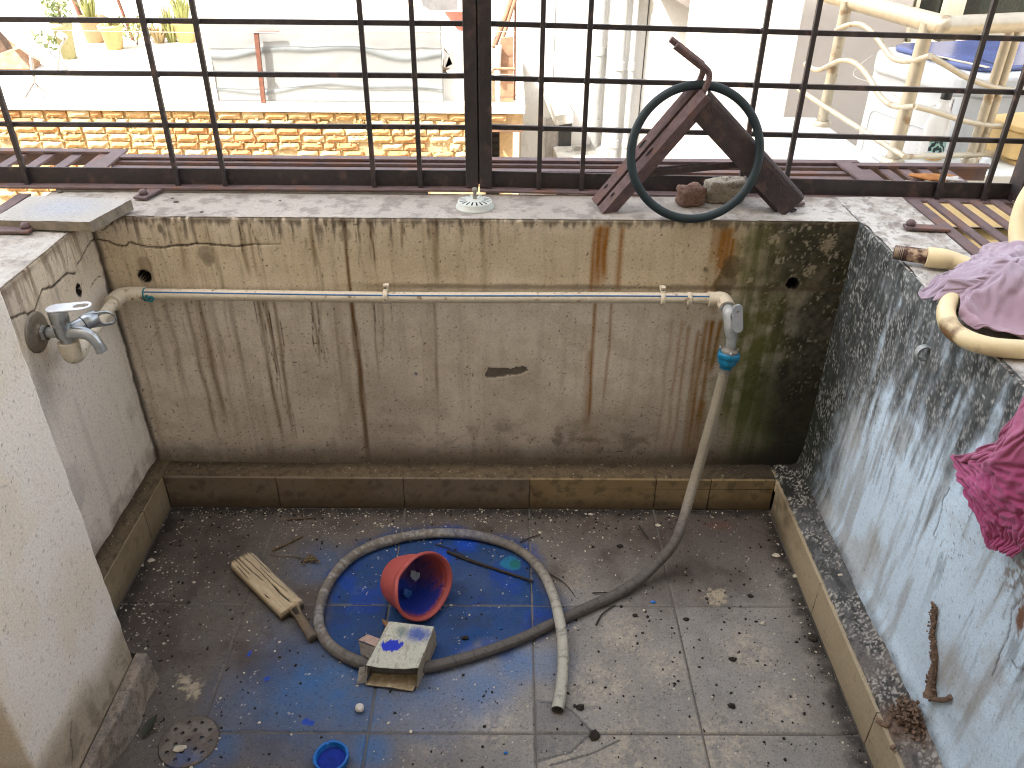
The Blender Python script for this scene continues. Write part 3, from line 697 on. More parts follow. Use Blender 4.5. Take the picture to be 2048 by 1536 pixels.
for y in (-.32, -.9): 
    m = MB(); m.beam((.80, y, ZP-.007), (1.09, y, ZP-.007), .03, .006); m.build('cross_bar', IRONR, pf)
# bolted lugs that hold it down on the coping
def lug(a, b, w, bolt, parent=pf):
    m = MB(); m.beam((*a, H+.006), (*b, H+.006), w, .006); o = m.build('fixing_lug', IRONR, parent, .0015)
    m = MB(); m.lathe([(0, .011), (.005, .0105), (.0085, .007), (.009, .0), (0, 0)], 16, Matrix.Translation((*bolt, H+.009))); m.build('bolt', IRONR, o)
a = tp(285, 400); lug((a[0]-.002, a[1]-.008), (a[0]+.014, .213), .030, (a[0], a[1]+.010))
a = tp(1590, 412); lug((a[0]-.016, a[1]), (a[0]+.016, a[1]+.008), .026, (a[0], a[1]+.004))
a = tp(1815, 459); lug((a[0]-.008, a[1]), (.81, a[1]-.010), .024, (a[0]+.004, a[1]+.001))
a = tp(40, 466); lug((a[0]-.12, a[1]), (a[0]+.024, a[1]+.002), .030, (a[0]+.012, a[1]+.004))

# ================================================================ THINGS ON THE COPING
# stone slab on the left corner
def stone_slab():
    A, B = np.meshgrid(np.linspace(0, 1, 90), np.linspace(0, 1, 70), indexing='ij')
    c = [tp(262, 399, .738)[:2], tp(180, 448, .734)[:2], np.array((-1.045, -.022)), np.array((-1.035, .118))]
    # c: right-back, right-front, left-front, left-back
    xy = ((1-A)*(1-B))[..., None]*c[3]+(A*(1-B))[..., None]*c[0]+(A*B)[..., None]*c[1]+((1-A)*B)[..., None]*c[2]
    n1 = fbm(xy[..., 0], xy[..., 1], 10, o=5, seed=801); n2 = fbm(xy[..., 0], xy[..., 1], 60, o=4, seed=802)
    z = .733+.005*A+(n2-.5)*.0015
    C = np.ones(A.shape+(3,))*lin(166, 163, 158)*(.88+.24*n1)[..., None]
    C = mixc(C, lin(156, 160, 168), sst(.5, .1, np.hypot((A-.5)/1.0, (B-.45)/1.1))*.8)
    C = mixc(C, lin(174, 169, 162), sst(.50, .6, np.hypot((A-.5)/1.0, (B-.45)/1.1))*sst(.7, .6, np.hypot((A-.5)/1.0, (B-.45)/1.1))*.4)
    C = mixc(C, lin(96, 84, 74), sst(.945, .975, vnoise(A*90, B*70, 8))*.6)
    top = np.concatenate([xy, z[..., None]], -1)
    o = gridmesh('stone_slab', top, C, PLASTER)
    m = MB(); b = [np.array((*q, .0)) for q in c]; zt = [.744, .749, .749, .744]; zb = .7175
    order = [3, 0, 1, 2]
    ring_t = [np.array((c[i][0], c[i][1], .733+.005*(i in (0, 1))-.0006)) for i in order]; ring_b = [np.array((c[i][0]*.998, c[i][1]*.98, zb)) for i in order]
    m.add(ring_t+ring_b, [(0, 1, 5, 4), (1, 2, 6, 5), (2, 3, 7, 6), (3, 0, 4, 7), (4, 5, 6, 7)])
    m.build('slab_edge', mat('slab_edge', lin(134, 124, 108), .9, var=.35, scale=40., bump=.5), o)
    return tag(o, 'thin grey stone slab laid across the left corner of the parapet top', 'stone slab')
stone_slab()
for px, py, r, lab in ((352, 405, .006, 'flat mortar crumb right of the left bolted lug, the nearer of two'), (345, 398, .004, 'small mortar crumb right of the left bolted lug, the farther of two'), (120, 384, .008, 'large dark mortar crumb behind the stone slab under the grille rail'), (403, 425, .004, 'mortar crumb near the front edge of the back parapet top'), (560, 402, .003, 'tiny mortar crumb alone midway along the left half of the parapet top')):
    p = tp(px, py); m = MB(); m.lathe([(0, 1), (.7, .7), (1, .1), (.8, -.1), (0, -.1)], 7, Matrix.Translation(p+np.array((0, 0, .001))) @ Matrix.Diagonal((r, r*.7, r*.45, 1)) @ Matrix.Rotation(px, 4, 'Z'), smooth=False, fn=lambda p, a, j: p*(1+.25*math.sin(a*3+j)))
    tag(m.build('pebble', mort), lab, 'mortar crumb', 'mortar crumbs on the parapet top')

# white drain strainer
p = tp(950, 414)
t = thing('drain_strainer', p, 'round white plastic drain strainer with radial slots and a centre post', 'drain strainer')
PLW = mat('dusty_white_plastic', lin(196, 200, 194), .5, var=.12, scale=60., bump=.1)
R0 = .0365; T = Matrix.Translation((p[0], p[1], H+.0005))
m = MB(); ns = 18
m.lathe([(R0+.0035, 0), (R0+.0035, .0025), (R0, .003), (R0*.985, .012), (R0*.95, .0135), (R0*.90, .0142)], 54, T)
prof = [(R0*.90, .0142), (R0*.52, .0165)]
for k in range(ns):                                    # ribs between the slots
    a0, a1 = 2*math.pi*(k+.17)/ns, 2*math.pi*(k+.83)/ns
    vs = []
    for q in range(4):
        a = a0+(a1-a0)*q/3
        for r, z in prof: vs.append((p[0]+r*math.cos(a), p[1]+r*math.sin(a), H+.0005+z))
    m.add(vs, [(2*q, 2*q+2, 2*q+3, 2*q+1) for q in range(3)])
m.lathe([(R0*.52, .0165), (R0*.3, .0172), (0, .0178)], 54, T)
m.build('slotted_cap', PLW, t)
m = MB(); m.lathe([(R0*.97, .001), (0, .001)], 32, T); m.build('well', mat('black_gap', lin(18, 17, 16), .9, var=.1, bump=0), t)
m = MB(); m.lathe([(.0042, .016), (.004, .033), (.0052, .0345), (.0048, .040), (0, .042)], 14, T); m.build('centre_post', mat('greyed_plastic', lin(150, 146, 136), .6), t)

# rusty bracket
t = thing('iron_bracket', (.33, .12, H), 'rusty A-shaped iron bracket standing on the parapet with a bent rod on top', 'iron bracket')
BRK = mat('bracket_rust', lin(64, 54, 55), .75, var=.3, scale=60., bump=.5, bscale=300., rust=.15, rustc=lin(84, 66, 62))
BRL = mat('bracket_rust_lit', lin(104, 84, 84), .8, var=.3, scale=60., bump=.5, bscale=300., rust=.15, rustc=lin(112, 84, 76))  # paler copy of the rust, sky light on the left leg put into colour
BY = .115
def Bp(x, y): return un(x, y, 'y', BY)
# left leg: two angles back to back, their flanges facing up and leaving a dark groove
a = (Bp(1196, 388)+Bp(1228, 428))/2; b = (Bp(1376, 190)+Bp(1408, 212))/2
a[2] = max(a[2], H+.012); d = (b-a); L = np.linalg.norm(d); d /= L; nrm = np.array((-d[2], 0, d[0])); yv = np.array((0., 1, 0)); tw = math.radians(32); nrm, yv = nrm*math.cos(tw)-yv*math.sin(tw), yv*math.cos(tw)+nrm*math.sin(tw)      # up-left, turned to the front
for k, (y0, nm) in enumerate(((-.022, 'angle_bar'), (.006, 'angle_bar'))):
    m = MB(); pol = [(-.016, y0), (-.012, y0), (-.012, y0), (.013, y0), (.013, y0+.021), (.010, y0+.021), (.010, y0+.004), (-.016, y0+.004)]
    pol = [(-.018, y0), (.014, y0), (.014, y0+.022), (.010, y0+.022), (.010, y0+.004), (-.018, y0+.004)]
    m.prism(pol, a-d*.014, nrm, yv, d*(L+.034)); leg = m.build(nm, BRL, t, .001)
    for s in (.10, .52):
        c = a+d*L*s+nrm*.0146+yv*(y0+.013); m = MB()
        M = Matrix.Translation(c) @ Matrix([[d[i], yv[i], nrm[i]] for i in range(3)]).to_4x4()
        m.lathe([(0, 0), (1, 0)], 14, M @ Matrix.Diagonal((.006 if s < .3 else .011, .0028, .001, 1))); m.build('bolt_hole', MATS['black_gap'], leg)
# right leg: a single broad angle
a2 = (Bp(1540, 410)+Bp(1612, 392))/2; b2 = (Bp(1375, 215)+Bp(1410, 185))/2+np.array((0, .004, 0))
a2[2] = max(a2[2], H+.020); d2 = b2-a2; L2 = np.linalg.norm(d2); d2 /= L2; n2 = np.array((d2[2], 0, -d2[0]))
if n2[2] < 0: n2 = -n2
m = MB(); m.prism([(-.027, -.020), (.016, -.020), (.024, -.018), (.028, -.012), (.030, .014), (.026, .014), (.024, -.010), (.016, -.015), (-.027, -.016)], a2-d2*.012, n2, (0, 1, 0), d2*(L2+.008)); m.build('angle_bar', BRK, t, .001)
m = MB(); m.prism([(-.034, -.004), (-.022, -.004), (-.022, .022), (-.034, .022)], a2-d2*.002, n2, (0, 1, 0), d2*(L2*.32)); m.build('stiffener', BRK, t, .001)
m = MB(); e = Bp(1580, 420); e[2] = H; m.lathe([(.013, 0), (.011, .003), (.006, .006), (0, .008)], 9, Matrix.Translation(e) @ Matrix.Diagonal((1, .6, 1, 1)), smooth=False, fn=lambda p, a, j: p*(1+.35*math.sin(a*4+j*2))); m.build('rust_scale', BRK, t)
m = MB(); m.beam(Bp(1288, 352)+np.array((0, .012, 0)), Bp(1492, 330)+np.array((0, .008, 0)), .004, .0125, (0, .35, 1)); m.build('tie_bar', BRK, t, .001)
m = MB(); m.beam(Bp(1290, 350)+np.array((0, .03, 0)), Bp(1420, 338)+np.array((0, .03, 0)), .004, .008, (0, .3, 1)); m.build('tie_bar', BRK, t, .001)
# bent twin rods at the apex
for dy, off, ex in ((-.006, np.array((.0055, 0, -.0045)), 0.), (.006, np.array((-.0055, 0, .0045)), .004)):
    o = np.array((0, dy, 0))
    pts = [Bp(1384, 206), Bp(1396, 186), Bp(1407, 164), Bp(1412, 150), Bp(1411, 139), Bp(1402, 128), Bp(1375, 106), Bp(1347, 84)]
    pts = smoothpath([np.array(q)+o+off*(1 if i < 5 else .9) for i, q in enumerate(pts)], 5)
    m = MB(); m.tube(pts, .0060, 8); m.build('bent_rod', BRL, t)
m = MB(); m.beam(Bp(1404, 131), Bp(1352, 90), .016, .006, (0, 1, 0)); m.build('rod_plate', BRL, t)

# dark rubber ring leaning on the bracket
RG = mat('dark_rubber', lin(34, 48, 52), .5, var=.2, scale=20., bump=.1, spec=.4)
th = math.radians(15); Rr = .1262; c0 = np.array((.3105, .050, H+.002)); ax = np.array((0, math.sin(th), math.cos(th)))
m = MB(); c = c0+ax*(Rr+.004)
m.tube([c+Rr*(math.cos(a)*np.array((1., 0, 0))+math.sin(a)*ax) for a in np.linspace(0, 2*math.pi, 97)[:-1]], .0086, 12, closed=True, flat=(1., .85))
tag(m.build('rubber_ring', RG), 'dark green-black rubber ring standing on edge against the bracket', 'rubber ring')

# two lumps of rubble inside the ring
def rock(name, c, s, col, seed, rz, label):
    n = 20; A, B = np.meshgrid(np.linspace(0, 2*math.pi, 2*n), np.linspace(.02, math.pi-.02, n), indexing='ij')
    v = np.stack([np.cos(A)*np.sin(B), np.sin(A)*np.sin(B), np.cos(B)], -1)
    v = v/ (np.abs(v)**7).sum(-1, keepdims=True)**(1/7.)              # blocky
    k = fbm(A*1.0+np.sin(B)*2, B*2, 1.3, o=4, seed=seed)
    w = fbm(v[..., 0]*2+v[..., 2]*3.3, v[..., 1]*2+v[..., 2]*1.7, 3, o=4, seed=seed+2)
    v = v*(1+(k*.5+w*.5-.5)*.75)[..., None]; v[..., 2] += v[..., 0]*.18
    v[-1] = v[0]
    P = v*np.array(s)/2; cz, sz = math.cos(rz), math.sin(rz)
    P = np.stack([P[..., 0]*cz-P[..., 1]*sz, P[..., 0]*sz+P[..., 1]*cz, P[..., 2]], -1)
    P[..., 2] = np.maximum(P[..., 2], -s[2]*.42); P = P+np.array((c[0], c[1], H+s[2]*.42+.0015))
    C = np.ones(A.shape+(3,))*lin(*col)*(.7+.6*w)[..., None]
    o = gridmesh(name, P, C, amat('rubble', rough=.95, var=.3, scale=300., bump=.8, bscale=220.))
    return tag(o, label, 'rubble lump', 'rubble lumps inside the ring')
rock('rubble_lump', tp(1378, 408), (.050, .045, .040), (120, 94, 82), 31, .3, 'smaller reddish-brown lump of broken brick inside the rubber ring')
rock('rubble_lump', tp(1447, 402), (.080, .048, .050), (150, 142, 128), 47, -.15, 'larger grey mortar-covered lump of brick inside the rubber ring')
# ================================================================ PLUMBING
PPR = mat('cream_ppr_pipe', lin(208, 196, 174), .45, var=.12, scale=120., bump=.08, rust=.02, rustc=lin(140, 116, 90))
CHR = mat('dull_chrome', lin(176, 180, 182), .32, metal=.85, var=.2, scale=60., bump=.06, rust=.05, rustc=lin(130, 126, 116))
CHRF = mat('dirty_flange', lin(134, 124, 110), .45, metal=.5, var=.3, scale=60., bump=.1)
CHRL = mat('sky_bright_handle', lin(214, 218, 224), .35, metal=.25, var=.08, scale=80., bump=.04)  # paler than the tap chrome: sky reflection put into the colour
BLU = mat('blue_stripe', lin(28, 96, 158), .5, var=.15); BLK = MATS['black_gap']
PY_, PZ = .030, .560
pipe_xL = -.862
pl = bw(300, 590); zL = un(300, 589, 'y', PY_)[2]; zR = un(1400, 598, 'y', PY_)[2]
def pz(x): 
    a = un(300, 589, 'y', PY_); b = un(1400, 598, 'y', PY_); return a[2]+(b[2]-a[2])*(x-a[0])/(b[0]-a[0])
t = thing('water_pipe', (-.2, PY_, pz(-.2)), 'cream plastic water pipe with a thin blue stripe clipped along the back wall', 'water pipe')
x0, x1 = -.845, .385
m = MB(); m.tube([(x, PY_, pz(x)+.0018*math.sin(x*5)) for x in np.linspace(x0, x1, 24)], .0117, 16); m.build('straight_pipe', PPR, t)
m = MB(); ang = math.radians(45); m.tube([(x, PY_-.0113*math.cos(ang), pz(x)+.0018*math.sin(x*5)+.0113*math.sin(ang)) for x in np.linspace(x0+.03, x1-.015, 24)], .0016, 6); m.build('blue_stripe', BLU, t)
# left elbow and the branch along the left wall
c = np.array((pipe_xL, PY_, pz(x0)))
m = MB()
m.tube(smoothpath([c+np.array((.048, 0, 0)), c+np.array((.02, 0, 0)), c+np.array((.004, -.006, 0)), c+np.array((0, -.022, 0)), c+np.array((0, -.040, 0))], 6), .0162, 18); m.build('elbow', PPR, t)
m = MB(); m.tube([c+np.array((.0475, 0, 0)), c+np.array((.0505, 0, 0))], .0168, 18); m.tube([c+np.array((0, -.0395, 0)), c+np.array((0, -.0425, 0))], .0168, 18); m.build('elbow_lip', PPR, t)
m = MB(); m.tube([c+np.array((.050, 0, 0)), c+np.array((.053, 0, 0))], .0140, 16); e = c+np.array((.056, -.0105, -.002))
m.tube(smoothpath([e, e+np.array((.004, -.002, .005)), e+np.array((.008, -.001, -.002)), e+np.array((.012, -.002, .003)), e+np.array((.016, -.001, -.004))], 4), .0026, 6)
m.tube(smoothpath([e+np.array((0, 0, -.004)), e+np.array((.006, -.001, -.008)), e+np.array((.013, 0, -.008))], 4), .0022, 6); m.build('thread_tape', mat('teal_tape', lin(22, 118, 128), .6), t)
TB = np.array((pipe_xL+.018, -.236, 0)); TB[2] = un(130, 665, 'x', TB[0])[2]; TB[1] = un(130, 665, 'x', TB[0])[1]
zb = un(140, 715, 'x', TB[0])[2]
m = MB(); m.tube([c+np.array((0, -.035, 0)), np.array((TB[0], TB[1]+.03, zb-.004))], .0117, 16); m.build('branch_pipe', PPR, t)
m = MB(); m.tube(smoothpath([np.array((TB[0], TB[1]+.034, zb-.003)), np.array((TB[0], TB[1]+.014, zb-.006)), np.array((TB[0], TB[1]+.002, zb-.001)), np.array((TB[0], TB[1], zb+.010)), np.array((TB[0], TB[1], zb+.026))], 6), [.0150]*6+[.0158]*6+[.0165]*13, 18); m.build('elbow', PPR, t)
m = MB(); m.tube([(TB[0], TB[1], zb+.010), (TB[0], TB[1], zb+.028)], .0182, 20); m.build('elbow_collar', PPR, t)
# right elbow, turning out of the wall into the tap
cr = np.array((.395, PY_, pz(.39)))
m = MB(); m.tube([cr+np.array((-.030, 0, 0)), cr+np.array((-.006, 0, 0))], .0155, 18)
m.tube(smoothpath([cr+np.array((-.012, 0, 0)), cr+np.array((-.002, -.003, 0)), cr+np.array((.002, -.012, -.002)), cr+np.array((.003, -.030, -.004))], 5), .0165, 18); m.build('elbow', PPR, t)
m = MB(); m.tube([cr+np.array((-.031, 0, 0)), cr+np.array((-.028, 0, 0))], .0163, 18); m.tube([cr+np.array((.003, -.029, -.004)), cr+np.array((.003, -.033, -.0045))], .0172, 20); m.build('elbow_lip', PPR, t)
def clip(x, up):
    z = pz(x); m = MB(); pts = []
    for a in np.linspace(-95, 95, 13):
        r = math.radians(a); pts.append((x, PY_-.0135*math.cos(r), z+.0135*math.sin(r)))
    m.tube(pts, .0052, 8, flat=(1., .42)); s = 1 if up else -1
    m.beam((x, PY_-.002, z+s*.0135), (x, WB-.004, z+s*.019), .010, .005); m.beam((x, PY_+.006, z+s*.012), (x, PY_+.002, z+s*.026), .0085, .006, (0, 1, 0))
    o = m.build('pipe_clip', PPR, t); m = MB(); m.lathe([(0, .001), (.0024, .0008), (.0026, 0)], 10, Matrix.Translation((x, PY_-.0025, z+s*.021)) @ Matrix.Rotation(math.pi/2, 4, 'X')); m.build('screw', CHRF, o)
for x, up in ((-.3095, True), (.2685, True), (.324, False)): clip(x, up)

# left two-lever tap
t = thing('tap', (WL, TB[1], TB[2]), 'dull chrome two-lever bib tap on the left wall with a wall flange', 'tap', 'taps')
RX = Matrix.Rotation(math.pi/2, 4, 'Y')
m = MB(); m.lathe([(.0375, 0), (.0375, .003), (.034, .0055), (.020, .0068), (.012, .008), (.0110, .012), (0, .012)], 40, Matrix.Translation((WL-.001, TB[1], TB[2])) @ RX); m.build('wall_flange', CHRF, t)
m = MB(); m.tube([(WL+.006, TB[1], TB[2]), (WL+.040, TB[1], TB[2]), (TB[0]+.012, TB[1], TB[2])], .0098, 18)
sp = smoothpath([(TB[0], TB[1], TB[2]), (TB[0]+.022, TB[1], TB[2]+.001), (TB[0]+.036, TB[1]-.001, TB[2]-.001), (TB[0]+.047, TB[1]-.002, TB[2]-.008), (TB[0]+.054, TB[1]-.003, TB[2]-.020), (TB[0]+.057, TB[1]-.003, TB[2]-.031)], 6)
m.tube(sp, list(np.linspace(.0120, .0092, len(sp))), 18)
m.tube([(TB[0], TB[1], zb+.024), (TB[0], TB[1], TB[2]+.018)], .0122, 20)
m.lathe([(.0138, -.008), (.0150, .006), (.0150, .018), (.0158, .024), (.0158, .043), (.0150, .0455), (0, .0455)], 24, Matrix.Translation((TB[0]-.002, TB[1], TB[2]))); m.build('body', CHR, t)
m = MB(); m.lathe([(.0172, .016), (.0172, .023)], 6, Matrix.Translation((TB[0]-.002, TB[1], TB[2])), smooth=False); m.lathe([(.0150, 0), (.0150, .007)], 6, Matrix.Translation((WL+.013, TB[1], TB[2])) @ RX, smooth=False); m.build('hex_nut', CHR, t)
m = MB(); m.tube([sp[-4], sp[-1]+np.array((.001, 0, -.005))], .0100, 18); m.build('spout_end', CHR, t)
def lever(O, X, Y, Z, L, w, th, hole, name='lever'):
    """flat stadium handle along X with a long slot"""
    m = MB(); out = []; inn = []; n = 40
    for k in range(n):
        a = 2*math.pi*k/n; ca, sa = math.cos(a), math.sin(a)
        out.append(((L-w if ca >= 0 else 0)+w*ca, w*sa)); h0, h1, hw = hole
        inn.append(((h1-hw if ca >= 0 else h0+hw)+hw*ca, hw*sa))
    O, X, Y, Z = (np.array(q, float) for q in (O, X, Y, Z)); P = lambda q, z: O+X*q[0]+Y*q[1]+Z*z
    vs = [P(q, z) for z in (0, th) for ring in (out, inn) for q in ring]; fs = []
    for k in range(n):
        l = (k+1) % n
        fs += [(k, n+k, n+l, l), (2*n+k, 2*n+l, 3*n+l, 3*n+k), (k, l, 2*n+l, 2*n+k), (n+k, 3*n+k, 3*n+l, n+l)]
    m.add(vs, fs); return m
m = lever((TB[0]-.004, TB[1], TB[2]+.0465), (.985, .16, .03), (-.16, .985, 0), (0, 0, 1), .061, .0155, .003, (.030, .056, .0075)); m.build('lever', CHRL, t, .001)
q = np.array((TB[0]+.010, TB[1]+.008, TB[2]+.002)); dv = np.array((.60, .76, .16)); dv /= np.linalg.norm(dv)
m = MB(); m.tube([q, q+dv*.020], .0125, 18); m.build('side_valve', CHR, t)
m = MB(); m.tube([q+dv*.020, q+dv*.0215], .0118, 18); m.build('seal', BLK, t)
m = MB(); m.tube([q+dv*.0215, q+dv*.030, q+dv*.046, q+dv*.048], [.0140, .0150, .0148, .011], 18); m.build('valve_cap', CHR, t)
X = np.array((.86, .36, -.02)); X /= np.linalg.norm(X); Zl = np.cross(X, np.cross(dv, X)); Zl /= np.linalg.norm(Zl); Yl = np.cross(Zl, X)
# second lever stands on edge, its loop beyond the valve cap
m = lever(q+dv*.034, X, np.array((-.15, -.1, .97)), np.cross(X, (-.15, -.1, .97)), .044, .0155, .005, (.016, .041, .0098)); m.build('lever', CHR, t, .001)

# right tap
t = thing('tap', cr+np.array((.003, -.035, -.005)), 'scratched grey bib tap at the right end of the pipe, holding the blue hose coupling', 'tap', 'taps')
GRY = mat('cast_grey', lin(168, 170, 168), .5, metal=.35, var=.2, scale=70., bump=.15)
a = cr+np.array((.003, -.031, -.004))
m = MB(); pth = [a+np.array((0, .006, 0)), a+np.array((.001, -.006, -.002)), a+np.array((.002, -.014, -.006)), a+np.array((.006, -.024, -.020)), a+np.array((.008, -.030, -.040)), a+np.array((.010, -.034, -.056)), a+np.array((.010, -.036, -.078))]
pth = smoothpath(pth, 5); m.tube(pth, list(np.interp(np.linspace(0, 1, len(pth)), [0, .2, .35, .6, .8, 1], [.0125, .0125, .0145, .0150, .0105, .0098])), 18); m.build('body', GRY, t)
m = MB(); m.lathe([(.0150, 0), (.0158, .002), (.0158, .008), (.0150, .010)], 6, Matrix.Translation(a+np.array((0, .004, 0))) @ Matrix.Rotation(math.pi/2, 4, 'X'), smooth=False); m.build('hex_nut', CHR, t)
m = MB(); h = a+np.array((.008, -.034, -.004)); m.tube([a+np.array((.004, -.016, -.006)), h], .0078, 14); m.build('spindle', CHR, t)
m = lever(h+np.array((.002, -.001, .019)), (.12, -.22, -.97), (.98, 0, .15), (0, -.97, .22), .050, .0105, .006, (.0035, .0075, .0018)); m.build('lever', mat('grey_lever', lin(150, 154, 158), .55, var=.15, bump=.12), t, .002)
# hose with its coupling
tip = np.array(pth[-1])
hose = thing('garden_hose', (tip[0], tip[1], 0), 'long dusty grey hose hanging from the tap and looped on the floor', 'garden hose')
axh = np.array((-.10, -.10, -1.)); axh /= np.linalg.norm(axh)
MC = Matrix.Translation(tip+np.array((0, 0, .004))) @ Vector(axh).to_track_quat('Z', 'Y').to_matrix().to_4x4()
TEAL = mat('teal_plastic', lin(12, 120, 160), .4, var=.18, scale=60., bump=.1)
m = MB(); m.lathe([(.0108, -.002), (.0108, .004), (.0165, .004), (.0175, .007), (.0175, .016), (.014, .020)], 28, MC); cp = m.build('coupling', mat('coupling_grey', lin(128, 122, 112), .5, var=.2), hose)
lobes = lambda p, a_, j: np.array((p[0]*(1+.13*max(0, math.cos(3*a_))**3), p[1]*(1+.13*max(0, math.cos(3*a_))**3), p[2]))
m = MB(); m.lathe([(.0160, .011), (.0212, .011), (.0222, .014), (.0222, .023), (.0190, .0245)], 48, MC, fn=lobes); m.build('coupling_nut', TEAL, cp)
m = MB(); m.lathe([(.0190, .024), (.0195, .027), (.0192, .035), (.0165, .0385), (.0130, .040), (.0130, .047), (.0112, .048)], 32, MC); m.build('coupling_nut', TEAL, cp)
for k in range(3):
    q = MC @ Vector((.0205*math.cos(2.1*k+.9), .0205*math.sin(2.1*k+.9), .009)); m = MB(); m.lathe([(.0028, 0), (.0028, .005), (0, .006)], 10, Matrix.Translation(q)); m.build('coupling_screw', CHR, cp)
m = MB(); m.lathe([(.0112, .047), (.0120, .050), (.0104, .053), (.0118, .057), (.0102, .060), (.0114, .064), (.009, .066)], 24, MC); m.build('hose_barb', mat('coupling_grey', (0, 0, 0)), cp)
e = np.array(MC @ Vector((0, 0, .058)))
hr = .0112
HP = [e, e+axh*.05, np.array((e[0]-.020, e[1]-.025, e[2]-.14)), np.array((e[0]-.045, e[1]-.060, e[2]-.26)), np.array((.315, -.190, .085)), np.array((.272, -.222, .040)), np.array((.225, -.255, .018))]
for px, py, z in ((1230, 1190, hr), (1180, 1213, hr), (1120, 1240, hr), (1040, 1278, hr), (950, 1310, hr), (860, 1333, hr), (795, 1337, hr), (740, 1331, hr), (690, 1312, hr), (655, 1285, hr), (637, 1245, hr), (645, 1195, hr), (668, 1150, hr), (712, 1108, hr), (775, 1082, hr), (850, 1068, hr), (930, 1068, hr), (1000, 1083, hr), (1050, 1108, hr), (1085, 1145, hr+.002), (1106, 1190, hr+.010), (1118, 1235, hr+.0215), (1125, 1280, hr+.014), (1126, 1330, hr+.004), (1122, 1380, hr+.001), (1115, 1420, hr)):
    HP.append(un(px, py, 'z', z))
HP = smoothpath(HP, 6)
nn = len(HP)
def hosemesh():
    P = np.array(HP); T = np.gradient(P, axis=0); T /= np.linalg.norm(T, axis=1)[:, None]
    nv = np.cross(T[0], (1., 0, 0)); nv /= np.linalg.norm(nv); R = []
    for i in range(nn):
        nv = nv-T[i]*(nv@T[i]); nv /= np.linalg.norm(nv); R.append((nv.copy(), np.cross(T[i], nv)))
    s = np.concatenate([[0], np.cumsum(np.linalg.norm(np.diff(P, axis=0), axis=1))])
    si = np.linspace(0, s[-1], 700); Pi = np.stack([np.interp(si, s, P[:, k]) for k in range(3)], 1)
    N1 = np.stack([np.interp(si, s, np.array([r[0][k] for r in R])) for k in range(3)], 1); N2 = np.stack([np.interp(si, s, np.array([r[1][k] for r in R])) for k in range(3)], 1)
    A = np.linspace(0, 2*math.pi, 19); S_, A_ = np.meshgrid(si, A, indexing='ij')
    rad = hr*(1+.05*(fbm(S_, S_*0, 26, o=3, seed=905)-.5)*2+.05*np.sin(2*A_+S_*9)*sst(.3, .6, S_))
    G = Pi[:, None]+rad[..., None]*(np.cos(A_)[..., None]*N1[:, None]+np.sin(A_)[..., None]*N2[:, None])
    n1 = fbm(S_, np.cos(A_)*.02+np.sin(A_)*.013, 9, 60, o=4, seed=901); n2 = fbm(S_, np.cos(A_)*.01+np.sin(A_)*.013, 160, 160, o=4, seed=902)
    C = np.ones(S_.shape+(3,))*lin(150, 140, 122)*(.85+.3*n1)[..., None]
    dark = sst(.22, .40, S_)
    C = mixc(C, lin(104, 96, 88), dark*.85)
    lowd = sst(s[-1]*.55, s[-1]*.45, S_)*sst(.30, .42, S_); C = mixc(C, lin(80, 76, 76), lowd*.6)
    C = mixc(C, lin(176, 172, 162), sst(.45, .65, n2)*sst(s[-1]*.5, s[-1]*.55, S_)*sst(s[-1]*.80, s[-1]*.75, S_)*.8)
    C = mixc(C, lin(186, 182, 168), sst(s[-1]*.80, s[-1]*.93, S_)*.8)
    C = mixc(C, lin(58, 54, 52), sst(.56, .7, n2)*.5*dark)
    C = mixc(C, lin(60, 78, 116), sst(s[-1]*.5, s[-1]*.62, S_)*sst(s[-1]*.82, s[-1]*.72, S_)*sst(.55, .35, n1)*.5)
    return gridmesh('hose', G, C, amat('hose_rubber', rough=.65, var=.15, scale=300., bump=.2, bscale=300.), hose)
hosemesh()
m = MB(); a, b = np.array(HP[-2]), np.array(HP[-1]); d = (b-a)/np.linalg.norm(b-a)
m.lathe([(hr*.98, 0), (hr*.68, 0), (hr*.66, -.03)], 18, Matrix.Translation(b) @ Vector(d).to_track_quat('Z', 'Y').to_matrix().to_4x4()); m.build('hose_mouth', mat('hose_inside', lin(70, 66, 60), .8), hose)

# ================================================================ THINGS ON THE RIGHT WALL
CRH = mat('cream_hose', lin(226, 206, 162), .42, var=.08, scale=18., bump=.05, rust=.07, rustc=lin(120, 92, 60))
z0 = H+.016
t = thing('suction_pipe', tp(1900, 640, H), 'thick cream plastic pipe coiled on the right wall with a rusty threaded nozzle', 'plastic pipe')
P1 = [un(1852, 514, 'z', z0+.004), un(1880, 517, 'z', z0+.004), un(1905, 521, 'z', z0+.002), un(1935, 530, 'z', z0), un(1975, 541, 'z', z0), un(2030, 560, 'z', z0)]
P1 = smoothpath(P1, 5); m = MB(); m.tube(P1, list(np.interp(np.linspace(0, 1, len(P1)), [0, .05, .25, .45, .6, 1], [.0172, .0180, .0178, .0150, .0135, .0132])), 20); m.build('pipe_run', CRH, t)
a = un(1788, 504, 'z', z0+.003); b = un(1858, 514, 'z', z0+.004)
m = MB(); m.tube([a, a+(b-a)*.28, a+(b-a)*.29, b], [.0125, .0125, .0132, .0132], 20); m.build('threaded_nipple', mat('nipple_rust', lin(72, 42, 34), .75, var=.3, scale=90., bump=.4, rust=.35, rustc=lin(176, 150, 120)), t)
m = MB()
for k in range(5): q = a+(b-a)*(.03+.05*k); m.tube([q, q+(b-a)*.02], .0134, 20)
m.build('thread', mat('thread_steel', lin(150, 138, 126), .5, metal=.4, var=.25), t)
m = MB(); m.lathe([(0, .0005), (.010, .0005)], 16, Matrix.Translation(a-(b-a)*.005) @ Vector(a-b).to_track_quat('Z', 'Y').to_matrix().to_4x4()); m.build('bore', BLK, t)
zc = H+.0135
